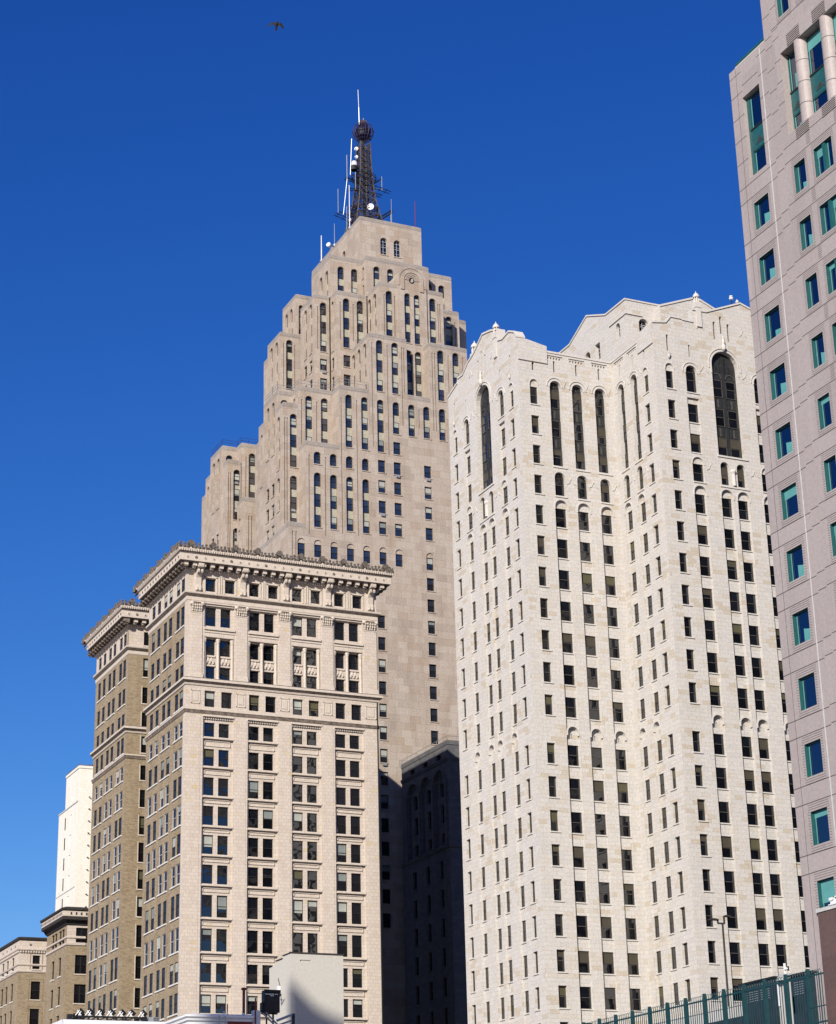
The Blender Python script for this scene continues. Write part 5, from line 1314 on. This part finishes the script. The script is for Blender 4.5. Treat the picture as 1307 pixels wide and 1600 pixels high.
def brick_low():
    B = Building('low_brick_building', 'low yellow brick building with a pale banded parapet, at the bottom left edge', 'office building', (73.75, 305, 0))
    YB = M['yellow_brick']; TC = M['terracotta']; wl = B.wall; tr = B.mb('moulding')
    fs = left(73.75, 330); ff = front(73.75, 305); h = []; h2 = []
    for zb, zt in ((45.7, 47.75), (41.2, 43.87), (37.1, 39.85), (33, 35.7), (29, 31.7)):
        for y in (308.7, 312.2, 315.0, 319.5, 322.5, 326):
            u = 330 - y; h.append(Hole(u - .75, u + .75, zb, zt, .3)); B.window(fs, u, zb, 1.5, zt - zb, .2, style='brick'); fbox(tr, fs, u - .9, u + .9, zb - .16, zb, -.1, .02, M['sill_white'])
        w0 = 2.1 if zt > 46 else 2.0; w1 = 3.25 if zt > 46 else 3.45
        h2.append(Hole(w0, w1, zb, zt, .35)); B.window(ff, (w0 + w1) / 2, zb, w1 - w0, zt - zb, .25); fbox(tr, ff, w0 - .15, w1 + .15, zb - .16, zb, -.1, .02, M['cream'])
        for q0, q1, r0, r1 in ((w0 - .4, w0 - .3, zb - .1, zt + .3), (w1 + .3, w1 + .4, zb - .1, zt + .3), (w0 - .4, w1 + .4, zt + .3, zt + .4)): fbox(tr, ff, q0, q1, r0, r1, -.05, 0, YB)
    for F, wd, hh in ((fs, 25, h), (ff, 9, h2)):
        panel(wl, F, 0, wd, 0, 45.2, 0, [q for q in hh if q.z1 < 45.2], YB); panel(wl, F, 0, wd, 45.2, 50.2, 0, [q for q in hh if q.z1 > 45.2], TC)
    p = [(73.75, 330), (73.75, 305), (82.7, 305)]
    for z in (45.2, 46.2): moulding(tr, p, [(0, z - .1), (.14, z), (.2, z + .18), (0, z + .28)], M['cream'])
    moulding(tr, p, [(0, 48.3), (.3, 48.45), (.35, 48.6), (0, 48.75)], M['cream']); moulding(tr, p, [(0, 49.9), (.2, 50.0), (.3, 50.25), (.3, 50.35), (-.3, 50.5)], M['slate'])
    for a, b in zip(p, p[1:]):
        d = Vector((b[0] - a[0], b[1] - a[1])); L_ = d.length; d.normalize(); f_ = FR(a[0], a[1], (d.x, d.y)); u = .1
        while u < L_ - .1: fbox(tr, f_, u, u + .2, 48.1, 48.36, -.24, 0, M['cream']); u += .4
        u = 1.7
        while u < L_ - .5:
            prism(tr, f_, [(u + .17 * math.cos(math.pi * i / 4), 49.3 + .17 * math.sin(math.pi * i / 4)) for i in range(8)], -.06, 0, M['crest']); u += 2.6
    wl.poly([(73.75, 305, 50.3), (82.7, 305, 50.3), (82.7, 330, 50.3), (73.75, 330, 50.3)], M['roof'])
    wl.poly([(82.7, 305, 0), (82.7, 330, 0), (82.7, 330, 50.2), (82.7, 305, 50.2)], YB); wl.poly([(73.75, 330, 0), (82.7, 330, 0), (82.7, 330, 50.2), (73.75, 330, 50.2)], YB)
    return B.finish()
brick_low()

# ------------------------------------------------------------------ things along the bottom edge
def stucco_block():
    r = thing('stucco_block', 'plain grey stucco stair tower with stepped parapet, in front of the cream office block', 'building', (46.27, 120, 0))
    w = MB(); ST = M['stucco']
    fs = left(46.27, 123.86)
    pts = [(0, 0), (3.86, 0), (3.86, 20.76), (2.47, 20.74), (2.4, 20.58), (1.24, 20.58), (1.15, 20.36), (0, 20.34)]
    prism(w, fs, pts, 0, 3.55, ST)
    w.build('wall', r)
    c = MB(); D = M['slate']
    prism(c, front(46.27, 120), [(-.06, 20.765), (3.6, 20.755), (3.6, 20.83), (-.06, 20.84)], -.06, .25, D)
    prism(c, fs, [(2.45, 20.765), (3.86, 20.765), (3.86, 20.82), (2.45, 20.82)], -.05, .2, D); prism(c, fs, [(1.2, 20.6), (2.4, 20.6), (2.4, 20.66), (1.2, 20.66)], -.05, .2, D)
    c.build('coping', r)
    v = MB(); fbox(v, front(46.27, 120), .6, 1.25, 20.36, 20.42, -.05, 0, ST); fbox(v, front(46.27, 120), .6, .64, 20.3, 20.36, -.03, 0, M['slate']); v.build('vent', r)
stucco_block()
q = MB(); fs = left(46.27, 123.86); x, y, _ = fs.p(1.9, 0, -.12)
q.box(46.05, 46.25, 121.75, 121.95, 18.55, 18.95, M['white_metal']); q.tube((46.1, 121.6, 18.5), (45.8, 121.2, 18.1), .04, M['black_metal']); q.tube((45.95, 121.5, 18.35), (45.75, 121.0, 18.42), .035, M['black_metal']); q.tube((45.8, 121.2, 18.12), (45.9, 120.8, 18.3), .06, M['black_metal']); q.tube((46.24, 121.85, 18.95), (46.24, 122.2, 19.5), .02, M['black_metal'])
tag(q.build('wall_lamp', None, loc=(46.25, 121.8, 18.7)), 'small white and black wall light on the side of the grey stucco stair tower', 'wall light')
def white_cabin():
    r = thing('white_cabin', 'white rooftop cabin with a moulded cornice and dark red band, beside the black sign box', 'building', (36.9, 112, 0))
    Wm = M['concrete']; w = MB(); w.box(36.95, 41.02, 112, 118, 0, 15.75, M['white_metal']); w.build('wall', r)
    c = MB(); p = [(36.95, 118), (36.95, 112), (40.9, 112)]
    moulding(c, p, [(0, 15.45), (.1, 15.5), (.12, 15.62), (.22, 15.7), (.22, 15.82), (-.4, 15.95)], M['white_metal']); c.box(37.1, 41.0, 112.3, 118, 15.74, 15.86, M['white_metal']); c.build('cornice', r)
    rf = MB(); 
    k = 10
    for i in range(k):
        a = i / k; b = (i + 1) / k; f = lambda t: 15.84 + .2 * math.sin(math.pi * t) ** .5
        rf.poly([(37.2, 112.4 + 4 * a, f(a)), (38.6, 112.4 + 4 * a, f(a)), (38.6, 112.4 + 4 * b, f(b)), (37.2, 112.4 + 4 * b, f(b))], M['white_metal'])
    rf.build('roof_hatch', r)
    b = MB(); b.box(39.3, 40.75, 111.9, 111.99, 15.2, 15.5, M['red_pipe']); b.build('red_band', r)
    po = MB(); po.box(40.85, 41.25, 111.85, 112.3, 0, 16.15, M['white_metal']); po.build('corner_post', r)
    ld = MB()
    for x in (38.7, 39.05):
        ld.tube((x, 111.7, 14.5), (x, 111.7, 15.75), .03, M['galv']); ld.tube((x, 111.7, 15.75), (x + .2, 112.3, 15.8), .03, M['galv'])
    for z in (14.6, 14.9, 15.2): ld.tube((38.7, 111.7, z), (39.05, 111.7, z), .025, M['galv'])
    ld.build('ladder', r)
white_cabin()
def pipe(x, y, z0, z1, r, label, cap=False, white=True):
    q = MB(); q.tube((x, y, z0), (x, y, z1), r, M['red_pipe'], 10)
    if cap: q.lathe((x, y, z1), [(r, -.05), (r * 1.9, -.02), (r * 2.0, .05), (r * 1.2, .1), (0, .1)], M['red_pipe'], 12)
    if white: q.tube((x, y, z0 - .1), (x, y, z0 + .28), r * 1.12, M['white_metal'], 10)
    tag(q.build('vent_pipe', None, loc=(x, y, z0)), label, 'vent pipe')
pipe(40.42, 112.4, 15.75, 17.38, .085, 'tall red-brown vent pipe with a cap, on the white cabin roof', True); pipe(39.42, 112.4, 15.85, 16.52, .035, 'short red rod with white foot on the cabin roof, thicker of the pair')
pipe(39.22, 112.4, 15.85, 16.47, .03, 'thinnest short red rod with white foot on the cabin roof'); pipe(40.9, 111.75, 15.3, 16.83, .045, 'slim plain dark red post in front of the white cabin corner', False, False)
def sign_box():
    r = thing('sign_box', 'black box sign with white lettering above a dark screen, beside the grey stucco stair tower', 'sign', (41.9, 111.9, 14.5))
    BK = M['black_metal']; b = MB(); f = front(41.4, 111.6)
    b.box(41.4, 42.34, 111.6, 112.1, 16.03, 17.28, BK); b.box(41.3, 41.4, 111.7, 112.1, 16.05, 16.6, BK); b.box(41.38, 42.36, 111.52, 111.62, 17.16, 17.3, BK); b.build('case', r)
    s_ = MB(); fbox(s_, f, .13, .85, .0 + 16.16, 16.9, -.012, 0, M['frame_dark']); s_.build('screen', r)
    t = MB()
    for u0, u1, z in ((.05, .12, 17.03), (.13, .19, 17.03), (.2, .27, 17.03), (.28, .34, 17.03), (.35, .42, 17.03), (.43, .57, 17.03), (.63, .69, 17.03), (.7, .76, 17.03), (.77, .83, 17.03), (.34, .4, 16.94), (.41, .47, 16.94), (.48, .57, 16.94)): fbox(t, f, u0, u1, z, z + .05, -.01, 0, M['white_metal'])
    t.build('lettering', r)
    st = MB(); GV = M['galv']
    st.tube((41.6, 111.8, 14.2), (41.6, 111.8, 16.03), .05, BK); st.tube((42.0, 111.8, 14.2), (42.0, 111.8, 16.03), .06, BK)
    st.tube((41.25, 111.5, 15.95), (42.0, 111.5, 15.3), .05, GV); st.tube((41.45, 111.5, 16.0), (42.2, 111.5, 15.3), .05, GV)
    st.tube((42.1, 111.5, 15.55), (43.0, 111.3, 15.9), .08, GV); st.tube((42.2, 111.5, 15.3), (43.05, 111.3, 15.6), .06, GV); st.box(42.98, 43.12, 111.2, 111.4, 14, 15.95, M['dark_metal']); st.tube((41.3, 111.9, 15.98), (42.3, 111.9, 15.98), .04, BK)
    st.build('strut', r)
    q = MB(); q.box(41.05, 43.4, 111.3, 115, 0, 14.45, M['brown_granite']); tag(q.build('brick_plinth', None, loc=(41, 112, 0)), 'dark red brick block under the black sign box', 'building')
sign_box()
def flat_roof():
    r = thing('white_roofed_building', 'white roof edge of a flat building carrying the floodlight rack, bottom left corner', 'building', (33.9, 128, 0))
    w = MB(); w.box(34.05, 41.2, 128, 140, 0, 16.92, M['deck']); w.build('wall', r)
    e = MB(); n = 8
    prof = [(-.25 + .25 * (1 - math.cos(math.pi / 2 * i / n)), 16.95 + .34 * math.sin(math.pi / 2 * i / n)) for i in range(n + 1)]
    P = lambda o, z, s: (33.9 - (0), 128 + o, z) if s == 0 else (41.2, 128 + o, z)
    for (a, za), (b, zb) in zip(prof, prof[1:]): e.poly([P(a, za, 0), P(a, za, 1), P(b, zb, 1), P(b, zb, 0)], M['white_metal'])
    e.poly([(33.9, 128, 17.29), (41.2, 128, 17.29), (41.2, 140, 17.31), (33.9, 140, 17.31)], M['white_metal']); e.poly([(33.9, 127.75, 16.95), (33.9, 128, 17.29), (33.9, 140, 17.3), (33.9, 140, 16.9)], M['white_metal']); e.poly([(33.9, 127.75, 16.95), (41.2, 127.75, 16.95), (41.2, 128, 16.92), (33.9, 128, 16.92)], M['white_metal'])
    e.build('roof', r)
flat_roof()
def flood_rack():
    q = MB(); BK = M['black_metal']
    for z in (17.48, 17.74):
        q.box(34.8, 40.0, 129.9, 130.05, z - .05, z + .05, BK)
    x = 34.9
    while x < 40: q.box(x - .05, x + .05, 129.88, 130.07, 17.3, 17.76, BK); q.tube((x, 129.97, 17.5), (x + .55, 129.97, 17.72), .035, BK); x += .62
    q.box(34.75, 35.05, 129.8, 130.2, 17.3, 17.85, BK); q.box(38.4, 38.8, 129.8, 130.2, 17.3, 17.62, BK); q.box(39.7, 40.0, 129.8, 130.15, 17.3, 17.8, BK)
    tag(q.build('floodlight_rack', None, loc=(37.4, 130, 17.3)), 'long black truss rack on the white roof, bottom left', 'rack')
    names = ['leftmost floodlight on the black rack, tilted up, at the bottom left', 'floodlight second from the left end of the black rack', 'floodlight third from the left end of the black rack', 'middle floodlight of the seven on the black rack', 'floodlight third from the right end of the black rack', 'floodlight second from the right end of the black rack', 'rightmost floodlight on the black rack, beside the grey cooling box']
    for i, x in enumerate((35.55, 36.2, 36.9, 37.62, 38.33, 38.97, 39.75)):
        r = thing('floodlight', names[i], 'floodlight', (x, 130, 17.76), 'floodlights on the black rack')
        a = MB(); a.tube((x - .3, 129.95, 17.78), (x + .06, 129.95, 18.24), .035, M['white_metal']); a.tube((x - .18, 129.95, 18.12), (x + .1, 129.95, 17.8), .03, M['white_metal']); a.tube((x - .1, 129.95, 17.78), (x + .12, 129.95, 18.1), .03, M['white_metal']); a.box(x - .04, x + .04, 129.93, 130.0, 17.7, 17.85, M['white_metal']); a.build('arm', r)
        h = MB(); c = Vector((x + .12, 130.06, 18.06)); d = Vector((.55, .2, .6)).normalized()
        s_ = Vector((0, 1, 0)).cross(d).normalized(); t_ = d.cross(s_)
        def B_(u, v, w_): return tuple(c + s_ * u + t_ * v + d * w_)
        p = [B_(u, v, w_) for w_ in (-.07, .07) for u, v in ((-.2, -.16), (.2, -.16), (.2, .16), (-.2, .16))]
        for f in ((0,1,2,3),(4,5,6,7),(0,1,5,4),(1,2,6,5),(2,3,7,6),(3,0,4,7)): h.poly([p[k] for k in f], M['black_metal'])
        h.build('lamp_head', r)
flood_rack()
q = MB(); q.box(40.1, 40.82, 129.7, 130.4, 17.3, 17.78, M['galv']); q.box(40.42, 40.8, 129.66, 129.7, 17.34, 17.74, M['frame_dark'])
for i in range(6): q.box(40.42, 40.8, 129.64, 129.66, 17.36 + i * .06, 17.385 + i * .06, M['galv'])
tag(q.build('cooling_box', None, loc=(40.4, 130, 17.3)), 'grey rooftop cooling box at the right end of the floodlight rack', 'air conditioner')

# parking deck on the right, its teal fence and what stands behind it
def parking_deck():
    q = MB(); q.box(54.9, 65.2, 72, 128, 0, 11.6, M['deck']); tag(q.build('parking_deck', None, loc=(60, 90, 0)), 'grey concrete parking deck carrying the teal fence, bottom right corner', 'parking deck')
parking_deck()
def teal_fence():
    r = thing('teal_fence', 'teal metal railing fence with looped bar tops, running along the bottom right corner', 'fence', (55, 84, 11.6))
    TL = M['teal_dark']; yend = 76.25; ystart = 99.6; sp = 1.757
    posts = [77.44 + sp * k for k in range(13)]
    for y in posts:
        p = MB(); p.box(54.93, 55.07, y - .07, y + .07, 11.6, 14.34, TL); p.build('post', r)
    rl = MB()
    for z in (11.93, 14.02): rl.box(54.97, 55.03, yend, ystart, z - .035, z + .035, TL)
    rl.box(54.97, 55.03, yend, 77.44, 12.6, 12.64, TL); rl.build('rail', r)
    b = MB(); ys = [yend] + posts
    for a, c in zip(ys, ys[1:]):
        n = max(2, round((c - a) / .2)); n -= n % 2; n = max(n, 2); st = (c - a) / (n + 1)
        bars = [a + st * (k + 1) for k in range(n)]
        for k, y in enumerate(bars):
            b.box(54.985, 55.015, y - .015, y + .015, 11.75, 14.12, TL)
        for k in range(0, len(bars) - 1):
            y0, y1 = bars[k], bars[k + 1]; c_ = (y0 + y1) / 2; rr = (y1 - y0) / 2
            pr = [(55, c_ - rr * math.cos(math.pi * i / 6), 14.12 + rr * 1.6 * math.sin(math.pi * i / 6)) for i in range(7)]
            if k % 1 == 0:
                for p0, p1 in zip(pr, pr[1:]): b.tube(p0, p1, .014, TL, 4)
    b.build('bars', r)
teal_fence()
def unit(y0, y1, z1, label, slope=0.0, white=False):
    r = thing('cooling_unit', label, 'cooling unit', (58.6, y0, 11.6)); b = MB(); DK = M['dark_metal']
    pts = [(0, 11.6), (y1 - y0, 11.6), (y1 - y0, z1 + slope), (0, z1)]
    f = left(58.0, y1); prism(b, f, pts, 0, .3, DK); fbox(b, f, -.1, y1 - y0 + .1, z1 - .02, z1 + .08, -.1, .4, M['black_metal']); b.build('case', r)
    l = MB(); n = int((y1 - y0 - .3) / .5)
    for i in range(n):
        for k in range(6): fbox(l, f, .2 + i * .5, .2 + i * .5 + .36, z1 - .35 - k * .11, z1 - .32 - k * .11, -.02, 0, M['galv'])
    l.build('louvre', r)
unit(84.5, 87.5, 14.98, 'wide dark louvred cooling unit behind the teal fence, with a black roof edge'); unit(81.5, 83.1, 14.85, 'narrow dark louvred cooling unit behind the teal fence, nearest the brown granite')
q = MB(); q.box(58.1, 58.5, 83.25, 84.4, 11.6, 14.75, M['concrete']); q.box(58.05, 58.1, 84.25, 84.38, 13.6, 14.7, M['white_metal']); q.box(58.0, 58.1, 82.85, 83.1, 13.1, 13.9, M['white_metal']); q.lathe((58.3, 83.8, 14.75), [(.55, 0), (.5, .2), (.3, .33), (0, .36)], M['deck'], 14)
tag(q.build('vent_stack', None, loc=(58.3, 83.8, 11.6)), 'pale grey round-topped vent stack between the two dark cooling units', 'vent')
q = MB(); q.tube((58.3, 83.95, 15.0), (58.3, 83.95, 15.62), .06, M['white_metal']); q.box(58.22, 58.38, 83.6, 83.98, 15.3, 15.36, M['white_metal']); q.box(58.24, 58.3, 83.58, 83.66, 15.22, 15.44, M['black_metal'])
tag(q.build('security_camera', None, loc=(58.3, 83.9, 15.05)), 'white post with a small camera on top of the pale vent stack', 'camera')
q = MB(); q.box(59.0, 59.25, 87.6, 112, 13.7, 14.25, M['concrete']); q.box(59.02, 59.22, 87.62, 112, 11.6, 13.7, M['dark_metal']); q.box(58.96, 59.3, 87.55, 112, 14.25, 14.3, M['concrete'])  # dark lower part stands in for the wall's shaded face
tag(q.build('parapet_wall', None, loc=(59.1, 95, 11.6)), 'low dark wall with a pale concrete top band, behind the teal fence', 'wall')
def street_lamp():
    x, y = 68.0, 104.0; k = y / 100.0
    zt = 2 + 18.35 * k
    r = thing('street_lamp', 'slender grey lamp post with two flat lamp heads, before the limestone high-rise', 'street lamp', (x, y, 0))
    p = MB(); p.tube((x, y, 0), (x, y, zt), .085, M['slate'], 8, r2=.06); p.box(x - .3, x + .12, y - .05, y + .05, zt - .03, zt + .06, M['slate']); p.box(x + .1, x + .17, y - .05, y + .05, zt, zt + .42, M['slate']); p.box(x - .36, x - .29, y - .05, y + .05, zt, zt + .22, M['slate']); p.build('pole', r)
    for dx, a, b in ((-.32, -.62, .18), (.14, .45, .42)):
        h = MB(); x0, x1 = sorted((x + dx, x + dx + a)); z = zt + b
        h.box(x0, x1, y - .13, y + .13, z, z + .07, M['slate']); h.box(x0 + .08, x1 - .08, y - .1, y + .1, z + .07, z + .11, M['slate']); h.build('lamp_head', r)
street_lamp()

# ------------------------------------------------------------------ bird
def bird():
    Y = 60.0; c = Vector((22.62, Y, 45.5)); s_ = 1.0
    root = MB(); BM = bmesh_bird = None
    me = bpy.data.meshes.new('bird')
    import bmesh
    bm = bmesh.new()
    ux = RIGHT.copy(); uz = -DOWN.copy(); uy = FWD.copy()
    def P(a, b, d=0): return bm.verts.new(ux * a + uz * b + uy * d)
    # body: rings along the axis from tail to head, then wings joined to the flanks
    n = 10; axis = [(-.05, -.42, .1, .035), (-.04, -.2, .1, .05), (-.02, 0, .105, .1), (.01, .14, .12, .12), (.03, .27, .085, .085), (.045, .36, .07, .07), (.05, .42, .03, .03)]
    rings = []
    for (a, b, ra, rd) in axis: rings.append([P(a + ra * math.cos(2 * math.pi * i / n), b, rd * math.sin(2 * math.pi * i / n)) for i in range(n)])
    for r0, r1 in zip(rings, rings[1:]):
        for i in range(n): bm.faces.new([r0[i], r0[(i + 1) % n], r1[(i + 1) % n], r1[i]])
    bm.faces.new(rings[0][::-1]); bm.faces.new(rings[-1])
    for sg, pts in ((-1, [(-.08, .2, .02), (-.3, .3, .03), (-.5, .27, .03), (-.75, .1, .05), (-.98, -.12, .08), (-1.0, -.17, .08), (-.86, -.12, .05), (-.7, -.02, .02), (-.5, .06, 0), (-.28, .05, 0), (-.1, -.08, 0)]),
                    (1, [(.1, .2, .02), (.26, .27, .03), (.42, .22, .03), (.56, .04, .05), (.68, -.2, .07), (.66, -.34, .08), (.58, -.3, .05), (.46, -.18, .03), (.34, -.08, 0), (.2, -.06, 0), (.08, -.08, 0)])):
        top = [P(a, b, d - .012) for a, b, d in pts]; bot = [P(a, b, d + .012) for a, b, d in pts]
        bm.faces.new(top); bm.faces.new(bot[::-1])
        for i in range(len(pts)): bm.faces.new([top[i], bot[i], bot[(i + 1) % len(pts)], top[(i + 1) % len(pts)]])
    tl = [P(a, b, d) for d in (-.01, .01) for a, b in ((-.12, -.25), (-.17, -.5), (.0, -.52), (.02, -.25))]
    for f in ((0, 1, 2, 3), (7, 6, 5, 4), (0, 4, 5, 1), (1, 5, 6, 2), (2, 6, 7, 3), (3, 7, 4, 0)): bm.faces.new([tl[k] for k in f])
    for v in bm.verts: v.co = v.co * .405
    bm.to_mesh(me); bm.free(); me.materials.append(M['bird'])
    o = bpy.data.objects.new('bird', me); COL.objects.link(o); o.location = c
    tag(o, 'dark bird in flight with both wings spread and drooping, high in the blue sky', 'bird')
bird()

# ------------------------------------------------------------------ unseen dark towers added outside the frame to darken reflections in the glass
q = MB(); q.box(158, 235, 40, 96, 0, 168, M['facade_dark'])
tag(q.build('unseen_dark_tower', None, loc=(195, 68, 0)), 'unseen dark tower added outside the picture, mirrored in the window panes', 'office tower')
q = MB(); q.box(152.5, 186, 8, 30, 0, 172, M['facade_dark'])
tag(q.build('unseen_slab_tower', None, loc=(169, 19, 0)), 'unseen dark slab tower added outside the picture, mirrored in the cream office block windows', 'office tower')

# ------------------------------------------------------------------ unseen tower added on the sun's side; its slope shapes the shadow on the stucco stair tower
q = MB(); c = Vector((48.2 - .7071 * 112, 120 - .7071 * 112)); e = Vector((.7071, -.7071)); f = Vector((-.7071, -.7071)); a0 = -1.65
def TP(a, b, z): return (c.x + e.x * a + f.x * b, c.y + e.y * a + f.y * b, z)
zz = [74.2, 72.9, 72.5]; aa = [a0, a0 + 1.6, a0 + 16]
for i in range(2):
    q.poly([TP(aa[i], 0, 0), TP(aa[i + 1], 0, 0), TP(aa[i + 1], 0, zz[i + 1]), TP(aa[i], 0, zz[i])], M['concrete'])
    q.poly([TP(aa[i], 14, 0), TP(aa[i + 1], 14, 0), TP(aa[i + 1], 14, zz[i + 1] - 2), TP(aa[i], 14, zz[i] - 2)], M['concrete'])
    q.poly([TP(aa[i], 0, zz[i]), TP(aa[i + 1], 0, zz[i + 1]), TP(aa[i + 1], 14, zz[i + 1] - 2), TP(aa[i], 14, zz[i] - 2)], M['roof'])
for i in (0, 2): q.poly([TP(aa[i], 0, 0), TP(aa[i], 14, 0), TP(aa[i], 14, zz[i] - 2), TP(aa[i], 0, zz[i])], M['concrete'])
tag(q.build('unseen_pale_tower', None, loc=(c.x, c.y, 0)), 'unseen slope-roofed tower added outside the picture, shading the foot of the stucco stair tower', 'tower')
